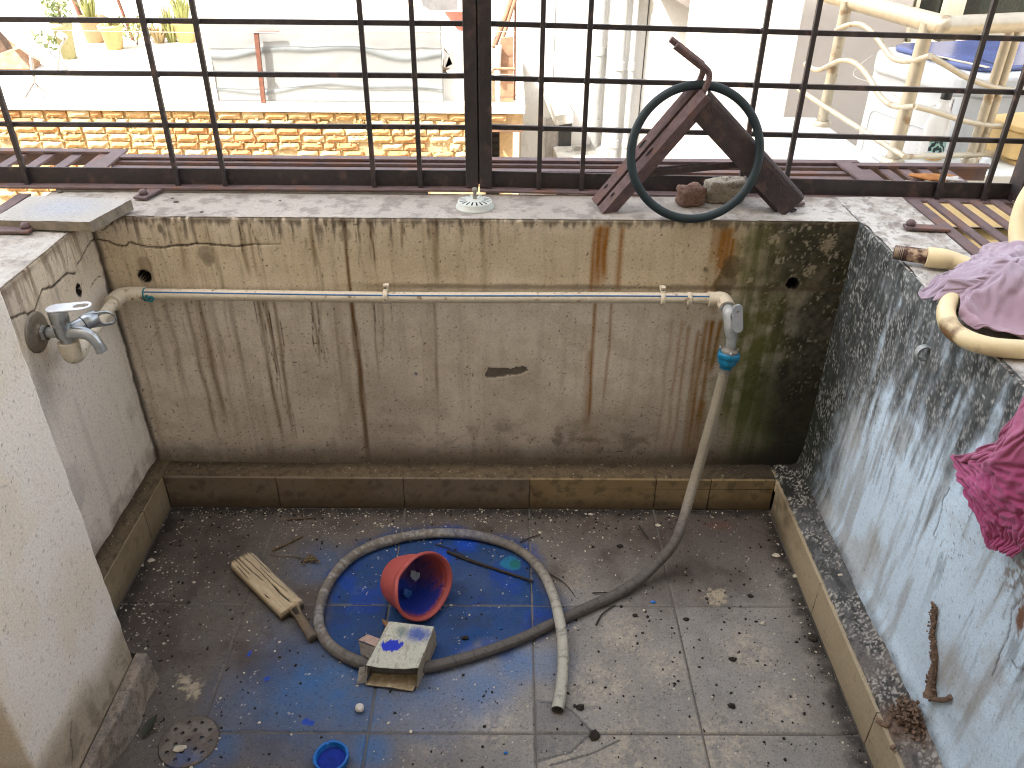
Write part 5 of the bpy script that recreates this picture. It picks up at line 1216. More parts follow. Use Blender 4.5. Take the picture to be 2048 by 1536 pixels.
twig(((1185, 1188), (1200, 1188), (1215, 1187)), .0016, TWD, 'tiny dark straight twig above the straight run of hose')
twig(((1278, 1053), (1286, 1066), (1296, 1079)), .0024, TWD, 'stubby dark twig by the back skirting under the tap')
twig(((1100, 1150), (1130, 1170), (1150, 1195)), .0014, TWD, 'hair-thin dark twig just outside the right of the hose loop')
twig(((870, 1090), (900, 1100), (930, 1112)), .0014, TWD, 'hair-thin dark twig inside the hose loop behind the pot')
twig(((540, 1110), (560, 1116), (590, 1115), (618, 1122)), .0010, TW, 'curved wispy dry stem above the cricket bat')
# dry plant tuft
m = MB(); rng = np.random.RandomState(12); c = fl(622, 1121)
for k in range(26):
    a = rng.rand()*6.28; l = .006+.012*rng.rand(); b = c+np.array((.014*rng.randn()*.6, .006*rng.randn(), .002)); e = b+np.array((l*math.cos(a), l*math.sin(a)*.6, .004+.006*rng.rand()))
    m.tube([b, (b+e)/2+np.array((0, 0, .003)), e], .0012, 5)
tag(m.build('dry_tuft', mat('dry_tuft', lin(120, 100, 66), .9, var=.5, scale=200.)), 'small tangle of dried plant bits left of the hose loop', 'dry tuft')
# loose paint flakes and crumbs, far too many to count
def scatter(name, n, m, seed, smin, smax, flat, dens, label):
    rng = np.random.RandomState(seed); V, F = [], []; k = 0; tries = 0
    while k < n and tries < n*40:
        tries += 1
        x = rng.uniform(XL+.004, XR-.004); y = rng.uniform(-.78, -.003)
        if rng.rand() > dens(x, y): continue
        s = smin*(smax/smin)**(rng.rand()**2.2); a = rng.rand()*6.28; e = .45+.55*rng.rand(); t = s*flat*(.6+.6*rng.rand())
        nv = 5+rng.randint(3); b0 = len(V); tx, ty = rng.randn(2)*.25
        rad = s*(.6+.5*rng.rand(nv))
        for h in (0, 1):
            for q in range(nv):
                an = 2*math.pi*q/nv; px = rad[q]*math.cos(an)*(1-.3*h*(flat > .4)); py = rad[q]*math.sin(an)*e*(1-.3*h*(flat > .4))
                V.append((x+px*math.cos(a)-py*math.sin(a), y+px*math.sin(a)+py*math.cos(a), max(.0006+h*t+(px*tx+py*ty)*(.6 if h else .2), .0003+h*.0004)))
        F.append(tuple(b0+nv+q for q in range(nv))); 
        for q in range(nv): F.append((b0+q, b0+(q+1) % nv, b0+nv+(q+1) % nv, b0+nv+q))
        k += 1
    mb = MB(); mb.add(V, F); o = mb.build(name, m); tag(o, label, 'litter', kind='stuff'); return o
blob = [(fl(1205, 1055), .035), (fl(1330, 1075), .045), (fl(1390, 1060), .05), (fl(1480, 1075), .05), (fl(1560, 1090), .04)]
def dens_f(x, y):
    d = .05+.75*sst(-.20, -.01, y)*sst(.4, -.5, x)**.6+.45*sst(-.05, -.005, y)
    d = max(d, .75*sst(-.62, -.84, x)*.8, .06); d = max(d, .8*sst(.535, .57, x)*(.5+.5*vnoise(y*30, 0, 3)))
    d = max(d, .8*math.exp(-((x+.60)**2+(y+.66)**2)/.0022)); d = max(d, .45*math.exp(-((x+.66)**2+(y+.60)**2)/.0018))
    return d*(.35+.9*float(vnoise(x*26, y*26, 9)))
def dens_c(x, y):
    d = .12+.25*sst(-.3, .3, x)+.55*sst(-.10, -.005, y)+.3*sst(-.3, -.7, x); d = max(d, .95*sst(.515, .570, x))
    for c, r in blob: d = max(d, .9*math.exp(-((x-c[0])**2+(y-c[1])**2)/(r*r*.6)))
    d = max(d, .55*math.exp(-((x+.08-.6*(y+.46))**2/.02+(y+.475-.28*(x+.0))**2/.0006)))
    return d*(.25+1.1*float(vnoise(x*22, y*22, 8)))
FLK = mat('paint_flakes', lin(196, 186, 166), .85, var=.35, scale=90.); CRB = mat('dirt_crumbs', lin(48, 40, 34), .95, var=.4, scale=90., bump=.5)
scatter('paint_flakes', 2600, FLK, 51, .0007, .0040, .22, dens_f, 'loose flakes of pale paint scattered over the whole floor')
scatter('dirt_crumbs', 2700, CRB, 52, .0007, .0042, .75, dens_c, 'dark crumbs of dirt scattered over the floor')
# the larger droppings and flakes one can tell apart
rng = np.random.RandomState(77)
CLODS = ((1189, 1473, .011, 'biggest dark clod, at the broken tile corner in front of the hose end'), (1160, 1416, .008, 'dark clod with a white fleck just right of the hose end'), (1625, 1278, .010, 'big dark clod against the right skirting'), (1372, 1240, .0065, 'dark dropping on the tile joint right of the straight hose run'), (1465, 1320, .008, 'long dark dropping alone on the right-hand tile'), (1463, 1413, .007, 'dark clod near the right front of the floor'), (1270, 1232, .006, 'round dark dropping in the pale tile under the straight hose run'), (1500, 1193, .0065, 'dark clod right of the dried yellow splash'), (1240, 1093, .007, 'dark clod on the brown dirt behind the straight hose run'), (930, 1277, .007, 'dark dropping inside the hose loop right of the carton'))
for px, py, s, lab in CLODS:
    lumpy('dropping', fl(px, py)+np.array((0, 0, s*.35)), (s, s*(.6+.3*rng.rand()), s*.45), CRB, int(px), lab, 'clod', dent=.16, n=9, group='clods on the floor tiles')
FLAKES = ((1552, 1112, .010, 'largest white paint flake, beside the far end of the right skirting'), (1590, 1153, .007, 'white paint flake touching the right skirting'), (303, 1122, .008, 'long white paint flake beside the left skirting'), (1316, 1052, .007, 'pale flake on the dirt under the tap'), (360, 1500, .012, 'torn white flake lying on the drain grate'), (1182, 1030, .007, 'pale flake at the middle of the back skirting'), (1524, 1248, .006, 'square white flake on the right-hand tile'))
for px, py, s, lab in FLAKES:
    lumpy('paint_flake', fl(px, py)+np.array((0, 0, .0022+.003*(px == 360))), (s, s*(.45+.4*rng.rand()), .0018), FLK, int(px), lab, 'paint flake', dent=.2, n=8, group='larger paint flakes')
for px, py, s, lab in ((1002, 1258, .0035, 'tiny bright blue chip inside the hose loop above the hose run'), (1306, 1205, .006, 'bright blue chip on the tile joint right of the hose'), (1012, 1507, .004, 'blue chip at the front edge of the floor right of the cap')):
    lumpy('blue_chip', fl(px, py)+np.array((0, 0, .0018)), (s, s*.6, .0016), MATS['blue_cap'], int(px), lab, 'plastic chip', dent=.2, n=8, group='blue plastic chips')
# curling mortar crumbs along the right ledge
lumpy('paint_flake', np.array((XR+.045, -.31, HS+.004)), (.006, .003, .002), FLK, 4, 'pale flake lying on the mortar ledge of the right wall', 'paint flake', dent=.15, n=8)
# ================================================================ ACROSS THE GAP: brick building with a roof terrace
GROUND = mat('yard_earth', lin(150, 134, 108), .95, var=.2, scale=.8, bump=.2, bscale=4.)
g = MB(); g.box((0, 20, -6.05), (240, 240, .1)); tag(g.build('ground', GROUND), kind='structure')
BY0 = 6.98; ZT = -.722
bb = thing('brick_building', (-2.5, BY0, -6), 'unplastered yellow-brown brick building with a flat roof across the gap', 'building')
MORT = mat('pale_mortar', lin(186, 164, 126), .95, var=.25, scale=14., bump=.8, bscale=60.)
m = MB(); m.box((-5.6, BY0+.13, -.825), (11.38, .20, .18)); m.box((-5.8, BY0+.131, -1.86), (11.0, .20, 1.88)); m.box((-5.80, BY0+.13, -3.9), (11.0, .20, 2.4)); m.build('backing_wall', MORT, bb)
BRCK = [mat('brick_%s' % k, lin(*c), .95, var=.28, scale=9., bump=.6, bscale=50., col2=lin(*c2)) for k, c, c2 in (('gold', (192, 160, 110), (164, 130, 84)), ('tan', (198, 172, 128), (172, 140, 98)), ('orange', (186, 144, 98), (158, 116, 76)), ('pale', (206, 188, 150), (180, 156, 118)))]
variants = []
rng = np.random.RandomState(5)
for k in range(14):                                         # worn bricks, no two sides straight
    nx, nz = 6, 3; X, Z = np.meshgrid(np.linspace(-1, 1, nx), np.linspace(-1, 1, nz), indexing='ij')
    rim = np.maximum(np.abs(X)**5, np.abs(Z)**3)
    Px = X*(.104+.007*rng.rand())+rng.uniform(-.006, .006, X.shape); Pz = Z*(.0300+.002*rng.rand())+rng.uniform(-.0035, .0035, X.shape)
    Py = -.018*(1-rim)-.006+rng.uniform(-.005, .005, X.shape)
    V = [(Px[i, j], Py[i, j], Pz[i, j]) for i in range(nx) for j in range(nz)]; F = [(i*nz+j, (i+1)*nz+j, (i+1)*nz+j+1, i*nz+j+1) for i in range(nx-1) for j in range(nz-1)]
    per = [i*nz for i in range(nx)]+[(nx-1)*nz+j for j in range(1, nz)]+[i*nz+nz-1 for i in range(nx-2, -1, -1)]+[j for j in range(nz-2, 0, -1)]
    b0 = len(V); V += [(V[q][0]*1.03, .03, V[q][2]*1.04) for q in per]; F += [(per[(i+1) % len(per)], per[i], b0+i, b0+(i+1) % len(per)) for i in range(len(per))]
    me = bpy.data.meshes.new('brick'); me.from_pydata(V, [], F); me.update(); me.materials.append(BRCK[k % 4])
    import bmesh
    bm = bmesh.new(); bm.from_mesh(me); bmesh.ops.recalc_face_normals(bm, faces=bm.faces); bm.to_mesh(me); bm.free()
    variants.append(me)
nb = 0
for row in range(16):
    z = ZT-.036-.0775*row; x = -5.62+.115*(row % 2)+rng.uniform(-.02, .02)
    if row > 6: x = -5.55+.115*(row % 2)
    while x < (.09 if row < 7 else -3.1) and nb < 298:
        w = .235 if rng.rand() > .16 else .125
        if x+w > .13: break
        if row >= 2 and x+w > -.28: break
        if not (rng.rand() < .035 and row > 1):
            o = bpy.data.objects.new('brick', variants[rng.randint(14)]); link(o, bb); o.location = Vector((x+w/2, BY0+.012+rng.uniform(-.006, .006), z+rng.uniform(-.003, .003))); o.scale = (w/.235*rng.uniform(.94, 1.0), 1, rng.uniform(.92, 1.05)); o.rotation_euler = (0, rng.uniform(-.02, .02), 0); nb += 1
        x += w+rng.uniform(-.006, .008)
# mortar squeezed out of the joints
m = MB()
for k in range(420):
    x = rng.uniform(-6, .08); row = rng.randint(0, 11); z = ZT-.075-.0775*row+rng.normal()*.006; s = .006+.014*rng.rand()
    if row >= 1 and x > -.28: continue
    m.box((x, BY0-.004+rng.uniform(-.004, .01), z), (s*rng.uniform(.8, 1.8), .012, s*.8), np.linalg.qr(rng.randn(3, 3)*.2+np.eye(3))[0])
mo = m.build('squeezed_mortar', MORT, bb); mo['kind'] = 'stuff'
ROOF = mat('roof_screed', lin(200, 194, 182), .9, var=.14, scale=1.2, bump=.2, bscale=20.)
m = MB(); m.box((-5.6, 10.6, ZT-.03), (11.42, 7.3, .07)); m.build('roof', ROOF, bb)
m = MB(); m.box((-7.0, 11.6, -.2), (8.6, .2, 1.2)); m.box((-2.0, 11.2, .0), (3.2, .18, 1.5)); m.box((-5.6, 14.2, -.3), (11.4, .2, 5.0)); m.build('terrace_wall', mat('white_terrace_wall', lin(214, 210, 204), .9, var=.08, scale=2., bump=.1), bb)
DKW = mat('band_shadow', lin(66, 58, 52), .9, var=.3)
m = MB(); m.box((-.09, BY0+.02, ZT-.205), (.37, .26, .045)); m.build('lintel', mat('stained_concrete', lin(120, 92, 74), .95, var=.4, scale=10., bump=.5, bscale=40.), bb)
m = MB(); m.box((-.3, BY0+.7, -2.4), (.4, .06, 3.2)); m.build('window_pane', mat('dark_window', lin(44, 46, 50), .3, var=.2), bb)
m = MB()
for k in range(4): m.box((-.33+.055*k, BY0+.64, -1.4), (.012, .02, 1.2))
for k in range(9): m.box((-.24, BY0+.64, -.98-.075*k), (.3, .02, .010))
m.build('window_grille', mat('window_iron', lin(60, 52, 48), .7), bb)
m = MB(); m.box((-.080, BY0+.30, -2.3), (.14, .25, 2.74)); m.build('door_post', mat('tan_plaster', lin(196, 168, 128), .9, var=.15), bb)
for k, (x, y, lab) in enumerate(((-6.35, 9.2, 'x'),)): pass

# grey-white corrugated sheet on the roof edge
def sheet():
    X, Z = np.meshgrid(np.linspace(-3.02, -.72, 150), np.linspace(ZT+.012, .02, 60), indexing='ij')
    n1 = fbm(X, Z, 2.2, o=4, seed=501)
    h1 = -.255+.055*np.sin(X*3.1+1.2)*.6+.02*np.sin(X*7)+.035*fbm(X, X*0, 1.6, o=2, seed=502); h2 = -.58+.05*np.sin(X*2.6-.6)*.8+.02*np.sin(X*6+1)
    D = .012*np.exp(-((Z-h1)/.03)**2)+.010*np.exp(-((Z-h2)/.02)**2)+(n1-.5)*.03
    C = np.ones(X.shape+(3,))*lin(140, 143, 144)*(.95+.1*n1)[..., None]
    C = mixc(C, lin(112, 118, 121), sst(.036, .026, abs(Z-h1)+(n1-.5)*.01)*.85); C = mixc(C, lin(114, 120, 123), sst(.024, .016, abs(Z-h2)+(n1-.5)*.01)*.8)  # darker wavy bands paint in the shadows along the folds
    C = mixc(C, lin(150, 146, 142), sst(.005, 0, abs(X+1.9))*.4)
    t = thing('sheet_panel', (-1.9, 7.08, ZT), 'pale grey metal sheet with two painted wavy shadow bands standing on the roof edge', 'metal sheet')
    o = gridmesh('sheet', np.stack([X, 7.08-D, Z], -1), C, amat('sheet_paint', rough=.5, var=.04, bump=.02), t); s = o.modifiers.new('thickness', 'SOLIDIFY'); s.thickness = .004
    m = MB(); m.beam((-3.06, 7.06, ZT+.01), (-3.05, 7.10, .05), .05, .03, (0, 1, 0)); m.build('side_batten', mat('pale_batten', lin(206, 196, 180), .8, var=.1), t)
    RST = mat('brown_rust', lin(112, 72, 58), .85, var=.35, scale=20., bump=.3)
    t2 = thing('iron_post', (-2.53, 7.0, ZT), 'thin rusty angle post with a short arm in front of the metal sheet', 'iron post')
    m = MB(); m.beam((-2.545, 7.02, ZT), (-2.515, 7.02, -.05), .042, .03, (0, 1, 0)); m.build('post', RST, t2); m = MB(); m.beam((-2.52, 7.02, -.052), (-2.29, 7.02, -.047), .02, .014); m.build('arm', RST, t2); m = MB(); m.beam((-2.57, 7.01, -.42), (-2.48, 7.01, -.42), .02, .02); m.build('cleat', RST, t2)
    for z0_, z1_ in ((-.035, -.02), (-.42, -.415)):
        m = MB(); m.tube([(-6.6, 7.0, z0_), (-3.0, 7.0, z0_-.02), (.0, 7.0, z1_)], .004, 5)
        tag(m.build('wire', mat('pale_wire', lin(180, 160, 150), .6)), 'taut pale wire strung %s across the roof edge' % ('high' if z0_ > -.1 else 'low'), 'wire')
sheet()
# satellite dish on its tripod
t = thing('satellite_dish', (-4.85, 7.25, ZT), 'grey satellite dish on a thin tripod at the roof edge', 'satellite dish')
DM = mat('dish_grey', lin(176, 172, 168), .5, var=.1); 
dc = un(62, 97, 'y', 7.3); MD = Matrix.Translation(dc) @ Vector((.62, .26, .74)).to_track_quat('Z', 'Y').to_matrix().to_4x4()
m = MB(); m.lathe([(.0, -.05), (.15, -.04), (.28, -.012), (.36, .02), (.362, .024), (.28, -.006), (.15, -.034), (0, -.044)], 40, MD); m.build('reflector', DM, t)
m = MB(); hub = un(68, 165, 'y', 7.3); m.tube([dc+np.array((-.02, 0, -.05)), hub], .018, 10); m.build('mast', DM, t)
for px, py in ((50, 200), (88, 200), (102, 200)): 
    m = MB(); f_ = np.array(un(px, py, 'y', 7.15+.1*(px > 95))); f_[2] = ZT; m.tube([hub, f_], .010, 8); m.build('leg', mat('leg_grey', lin(130, 120, 114), .6), t)
m = MB(); m.tube([dc+np.array((.25, -.1, -.22)), un(120, 95, 'y', 7.1), un(132, 76, 'y', 7.1)], .011, 8); m.build('feed_arm', DM, t)
q = un(130, 76, 'y', 7.1); m = MB(); m.tube([q, q+np.array((-.06, .02, .03))], .035, 12); m.build('receiver', mat('receiver_white', lin(205, 200, 190), .5), t)
# pots and plants on the terrace
LEAFS = [mat('leaf_%s' % n, lin(*c), .6, var=.3, scale=8., bump=0) for n, c in (('yellow_green', (150, 154, 96)), ('green', (116, 128, 80)), ('dry', (172, 152, 112)))]
def plant(name, base, h, r, n, li, label, seed, grass=False, group='plants on the roof terrace', stem=True):
    rg = np.random.RandomState(seed); t = thing(name, base, label, 'plant', group)
    m = MB()
    for k in range(n):
        a = rg.rand()*6.28; rr = r*rg.rand()**.6
        if grass:
            b = np.array(base)+np.array((rr*.3*math.cos(a), rr*.3*math.sin(a), 0)); e = np.array(base)+np.array((rr*math.cos(a), rr*math.sin(a), h*(.5+.5*rg.rand()))); w = np.array((-math.sin(a), math.cos(a), 0))*.008; mid = (b+e)/2+np.array((0, 0, h*.15))
            m.add([b-w, b+w, mid+w, mid-w, e], [(0, 1, 2, 3), (3, 2, 4)])
        else:
            c = np.array(base)+np.array((rr*math.cos(a), rr*math.sin(a), h*(.25+.75*rg.rand()))); u = rg.randn(3); u /= np.linalg.norm(u); v = np.cross(u, rg.randn(3)); v /= np.linalg.norm(v); s = .02+.03*rg.rand()
            m.add([c-u*s, c+v*s*.45, c+u*s, c-v*s*.45], [(0, 1, 2, 3)])
    m.build('foliage', LEAFS[li], t)
    if stem:
        m = MB()
        for k in range(4): a = rg.rand()*6.28; m.tube([base, np.array(base)+np.array((r*.3*math.cos(a), r*.3*math.sin(a), h*.5)), np.array(base)+np.array((r*.6*math.cos(a), r*.6*math.sin(a), h*.9))], .006, 5)
        m.build('stem', mat('plant_stem', lin(110, 88, 62), .9), t)
def potc(px, py, w, h, col, label, y=None, seedv=0):
    p = un(px, py, 'z', ZT+.005); s = p[1]+1.5; W = w*s/FPX/2*1.03; Hh = h*s/FPX*1.05
    t = thing('plant_pot', p, label, 'plant pot', 'pots on the roof terrace')
    m = MB(); m.lathe([(0, 0), (W*.70, 0), (W*.92, Hh*.82), (W*1.08, Hh*.83), (W*1.1, Hh), (W*.95, Hh), (W*.88, Hh*.85), (0, Hh*.84)], 24, Matrix.Translation(p)); m.build('pot_wall', mat('pot_%d' % seedv, lin(*col), .7, var=.15), t)
    return p+np.array((0, 0, Hh*.84)), W
b, W = potc(231, 98, 40, 40, (188, 164, 112), 'ochre tapered plant pot with a wide rim, standing forward on the terrace', seedv=1); plant('potted_plant', b, .12, W*1.0, 60, 0, 'low pale green plant filling the ochre pot', 1)
b, W = potc(374, 84, 42, 36, (196, 166, 116), 'round cream pot nearest the metal sheet', seedv=2); plant('potted_plant', b, .42, W*1.5, 120, 0, 'tall grassy plant growing from the round cream pot', 2, True)
b, W = potc(140, 117, 34, 60, (158, 152, 112), 'tall greenish pot behind the satellite dish', seedv=3); plant('potted_plant', b, .34, W*1.4, 160, 1, 'bushy green plant in the tall pot behind the dish', 3)
b, W = potc(193, 84, 44, 42, (168, 140, 106), 'brown pot standing behind the ochre pot', seedv=4); plant('potted_plant', b, .4, W*1.3, 90, 0, 'thin plant in the brown pot behind', 4, True)
for px, py, h, r, n, li, gr, lab in ((275, 90, .34, .24, 170, 0, False, 'yellow-green bush between the two cream-coloured pots'), (318, 86, .26, .22, 110, 2, True, 'dry grassy clump beside the round pot'), (90, 118, .30, .30, 150, 1, False, 'grey-green low bush under the dish arm'), (345, 84, .5, .22, 90, 0, True, 'spiky grass clump left of the round pot')):
    plant('terrace_plant', un(px, py, 'z', ZT+.005), h, r, n, li, lab, px, gr)
for px, x0, lab in ((150, 172, 'thicker rusty leaning rod at the back of the terrace'), (243, 258, 'thinner rusty leaning rod at the back of the terrace')):
    p = un(x0+8, 80, 'z', ZT+.01); q = p+np.array((-.26, .1, 1.3)); m = MB(); m.tube([p, q], .035 if px < 200 else .022, 6); tag(m.build('leaning_rod', MATS['brown_rust']), lab, 'rod', 'rusty rods')
plant('terrace_plant', (-3.4, 11.3, .38), .5, .28, 170, 1, 'leafy plant hanging over the white terrace wall', 61); plant('terrace_plant', (-1.6, 11.0, .62), .55, .4, 220, 1, 'broad-leaved plant on top of the white wall behind the sheet', 62); plant('terrace_plant', (-.95, 11.0, .72), .5, .25, 150, 0, 'sparse stemmed plant on the white wall', 63)
m = MB(); m.tube([(-.92, 10.9, .4), (-.90, 10.9, 1.3)], .022, 6); tag(m.build('leaning_rod', MATS['brown_rust']), 'short rusty upright rod on the white wall', 'rod', 'rusty rods')
m = MB(); m.lathe([(0, 1), (.7, .75), (1, 0), (.8, -.6), (0, -.7)], 9, Matrix.Translation(un(12, 128, 'y', 8.6)) @ Matrix.Diagonal((.42, .3, .24, 1)), smooth=False, fn=lambda p, a, j: p*(1+.25*math.sin(3*a+2*j))); tag(m.build('rubble_heap', mat('heap', lin(150, 118, 92), .95, var=.5, scale=12., bump=1.2, bscale=25.)), 'brown heap of rubble on the terrace behind the dish', 'rubble heap')
m = MB(); m.beam(un(-10, 66, 'y', 7.6), un(12, 102, 'y', 7.6), .12, .1); tag(m.build('timber_end', mat('old_timber', lin(96, 76, 62), .9, var=.4)), 'dark timber end poking in above the dish at the frame edge', 'timber')

# scrap leaning at the right end of the roof
TIN = mat('white_tin', lin(206, 206, 204), .6, var=.08, scale=3., bump=.2, bscale=8.); 
def plate(name, pts, y, th, m_, label, cat='scrap sheet', lean=.0):
    P = [np.array(un(px, py, 'y', y)) for px, py in pts]; O = P[0]; mb = MB(); mb.prism([(p[0]-O[0], p[2]-O[2]) for p in P], O, (1, 0, 0), (0, lean, 1), (0, th, 0)); return tag(mb.build(name, m_), label, cat, 'scrap leaning on the roof edge')
plate('scrap_sheet', ((886, 205), (886, 150), (915, 146), (905, 138), (888, 134), (888, 102), (898, 112), (905, 128), (890, 136), (915, 60), (940, 70), (985, 60), (985, 205)), 7.2, .02, TIN, 'torn white tin sheet at the right end of the metal sheet')
plate('scrap_sheet', ((884, 148), (888, 95), (905, 120), (908, 135), (892, 142), (915, 170), (905, 172), (886, 160)), 7.3, .02, mat('dark_scrap', lin(104, 88, 72), .9, var=.4), 'dark jagged scrap showing through the torn white sheet')
plate('scrap_sheet', ((888, 24), (940, 24), (940, 100), (925, 92), (915, 60)), 7.6, .03, mat('red_tin', lin(150, 92, 76), .8, var=.35, scale=8.), 'red-brown bent tin sheet behind the centre post')
plate('scrap_sheet', ((838, -30), (918, -30), (914, 20), (862, 22), (845, 12)), 8.2, .05, mat('asbestos_grey', lin(120, 118, 118), .9, var=.3, scale=6.), 'grey cement roofing sheet high behind the scrap')
plate('scrap_sheet', ((838, 40), (892, 46), (870, 22), (842, 30)), 7.9, .04, TIN, 'folded white tin edge under the grey roofing sheet')
PLK = mat('brown_plank', lin(150, 116, 92), .9, var=.3, scale=14., bump=.4, bscale=60.)
plate('plank', ((1000, 208), (1001, 76), (1027, 74), (1027, 209)), 7.12, .05, PLK, 'broad upright brown plank at the right end of the roof', 'plank')
plate('plank', ((984, 206), (984, 140), (990, 140), (990, 206)), 7.14, .04, PLK, 'narrow brown plank left of the broad plank', 'plank')
for a, b, w, lab in (((988, 95), (1030, -20), .05, 'dark diagonal stick leaning over the planks'), ((1002, 88), (1040, -30), .035, 'thinner diagonal stick crossing the first'), ((1029, 200), (1031, -30), .022, 'long thin upright stick right of the plank')):
    m = MB(); m.tube([un(*a, 'y', 7.2), un(*b, 'y', 7.5)], w*.55, 7); tag(m.build('stick', mat('stick_wood', lin(136, 100, 78), .9, var=.4, scale=10.)), lab, 'stick', 'scrap leaning on the roof edge')
m = MB(); m.tube([un(994, 153, 'y', 7.08), un(997, 92, 'y', 7.08)], .032, 10); tag(m.build('plastic_tube', TIN), 'short white tube standing among the planks', 'tube', 'scrap leaning on the roof edge')
m = MB(); m.tube([un(986, 137, 'y', 7.06), un(1030, 138, 'y', 7.06)], .016, 6); tag(m.build('plank', PLK), 'thin cross stick tied over the planks', 'plank', 'scrap leaning on the roof edge')

# ---------------------------------------------------------------- white buildings right of the bricks
WHT2 = amat('white_render', rough=.9, var=.06, scale=40., bump=.15, bscale=30.)
def facade(name, x0, x1, y, z0, z1, seed, parent, dirt=.4, depth=2.0, ret=None):
    X, Z = np.meshgrid(np.linspace(x0, x1, 120), np.linspace(z0, z1, 220), indexing='ij')
    n1 = fbm(X, Z, 1.4, o=5, seed=seed); st = fbm(X, Z, 9, .7, o=4, seed=seed+1)
    C = np.ones(X.shape+(3,))*lin(204, 204, 202)*(.94+.12*n1)[..., None]
    C = mixc(C, lin(150, 146, 138), sst(.54, .75, st)*dirt)
    C = mixc(C, lin(128, 122, 112), sst(.60, .68, fbm(X, Z, 4, 2.4, o=5, seed=seed+3))*dirt*.7)
    o = gridmesh(name, np.stack([X, y+0*X, Z], -1), C, WHT2, parent)
    m = MB(); m.box(((x0+x1)/2, y+depth/2+.006, (z0+z1)/2), (x1-x0-.004, depth, z1-z0)); m.build('block', mat('white_block', lin(200, 198, 194), .9, var=.1, scale=2.), o)
    return o
wbld = thing('white_building', (1, 9, -6), 'tall white rendered building with drain pipes and sunshades', 'building')
facade('wall', .11, 1.25, 9.3, -6, 2.5, 560, wbld, .35)
facade('wall', 1.16, 3.25, 8.4, -6, 2.5, 570, wbld, .25)
facade('wall', 3.05, 4.2, 7.9, -6, 2.5, 580, wbld, .4)
PIP = mat('grey_white_pipe', lin(176, 176, 174), .7, var=.15, scale=6.)
def vpipe(px0, y, r, m_, z0=-6, z1=2.4, px1=None):
    p = un(px0, 150, 'y', y); m = MB(); m.tube([(p[0], y, z0), (p[0], y, z1)], r, 12); o = m.build('drain_pipe', m_, wbld)
    for z in (-2.4, -1.5, -.62, .25): m = MB(); m.tube([(p[0], y, z), (p[0], y, z+.09)], r*1.25, 12); m.build('pipe_collar', m_, o)
PIPG = mat('dark_white_pipe', lin(140, 142, 142), .7, var=.2, scale=6.)
vpipe(1196, 9.2, .052, PIPG); vpipe(1238, 8.3, .05, PIP); vpipe(1262, 8.3, .035, PIP); vpipe(1572, 7.8, .04, PIP); vpipe(1556, 7.8, .025, PIP)
for px, y, r in ((1284, 8.38, .007), (1600, 7.88, .007), (1106, 9.28, .005)):
    p = un(px, 150, 'y', y); m = MB(); m.tube([(p[0], y, -5), (p[0]+.01, y, 2)], r, 5); m.build('cable', mat('black_cable', lin(60, 58, 56), .7), wbld)
CONC = mat('stained_white_concrete', lin(190, 188, 182), .95, var=.3, scale=5., bump=.8, bscale=25., rust=.25, rustc=lin(120, 116, 108))
def shade(quad, y0, th, lab=None):
    """a sunshade slab: quad of pixel corners met with depths, given thickness"""
    P = [np.array(un(px, py, 'y', y)) for px, py, y in quad]; m = MB(); dz = np.array((0, 0, -th)); m.add(P+[p+dz for p in P], [(0, 1, 2, 3), (7, 6, 5, 4), (0, 4, 5, 1), (1, 5, 6, 2), (2, 6, 7, 3), (3, 7, 4, 0)]); m.build('sunshade', CONC, wbld)
shade(((1086, 168, 9.28), (1112, 160, 9.28), (1146, 226, 8.75), (1110, 232, 8.75)), 9, .12)
shade(((1106, 292, 9.28), (1216, 288, 9.28), (1216, 318, 8.85), (1118, 322, 8.85)), 9, .12)
p0, p1 = un(1118, 262, 'y', 9.26), un(1140, 330, 'y', 9.26); m = MB(); m.box(((p0[0]+p1[0])/2, 9.29, (p0[2]+p1[2])/2-.3), (p1[0]-p0[0], .06, 1.3)); m.build('window_pane', MATS['dark_window'], wbld)
p0 = un(1098, 262, 'y', 9.25); m = MB(); m.box((p0[0]+.03, 9.28, p0[2]-.8), (.13, .05, 1.9)); m.build('window_jamb', mat('grey_jamb', lin(150, 146, 142), .9), wbld)
# balcony underside with drips at the top of the near white wall
q0, q1 = un(1318, -20, 'y', 8.0), un(1436, 52, 'y', 8.0); m = MB(); m.prism([(0, 0), (q1[0]-q0[0], -(q0[2]-q1[2])), (q1[0]-q0[0], .5), (-.2, .5)], q0, (1, 0, 0), (0, 0, 1), (0, .38, 0)); m.build('balcony_slab', mat('grey_soffit', lin(132, 124, 118), .95, var=.3, scale=8., bump=.4), wbld)

# ---------------------------------------------------------------- the neighbour's balcony close on the right
nbh = thing('neighbour_house', (1.8, 2.4, -6), 'neighbouring house with a cream balcony parapet close on the right', 'house')
WPC = mat('white_parapet_paint', lin(200, 202, 200), .85, var=.08, scale=8., bump=.25, bscale=50., rust=.04, rustc=lin(150, 150, 140)); CRP = mat('cream_parapet', lin(226, 208, 166), .9, var=.12, scale=14., bump=.4, bscale=90.)
m = MB(); m.prism([(.79, .93), (1.135, .93), (1.10, 1.62), (.97, 1.62)], (0, 0, -3.0), (1, 0, 0), (0, 1, 0), (0, 0, 3.53)); m.build('parapet', WPC, nbh, .006)
m = MB(); m.box((1.9, 1.05, .445), (1.52, .22, .17)); m.build('parapet_top', WPC, nbh, .005)
m = MB(); m.box((1.8, .98, .425), (1.75, .10, .115)); m.box((1.8, 1.0, .0), (1.75, .10, .63)); m.build('parapet_face', CRP, nbh, .004)
m = MB(); m.box((1.8, 1.10, .34), (1.72, .10, .12)); m.build('shadow_band', DKW, nbh)  # dark-coloured strip stands for the shadow band across the cream face
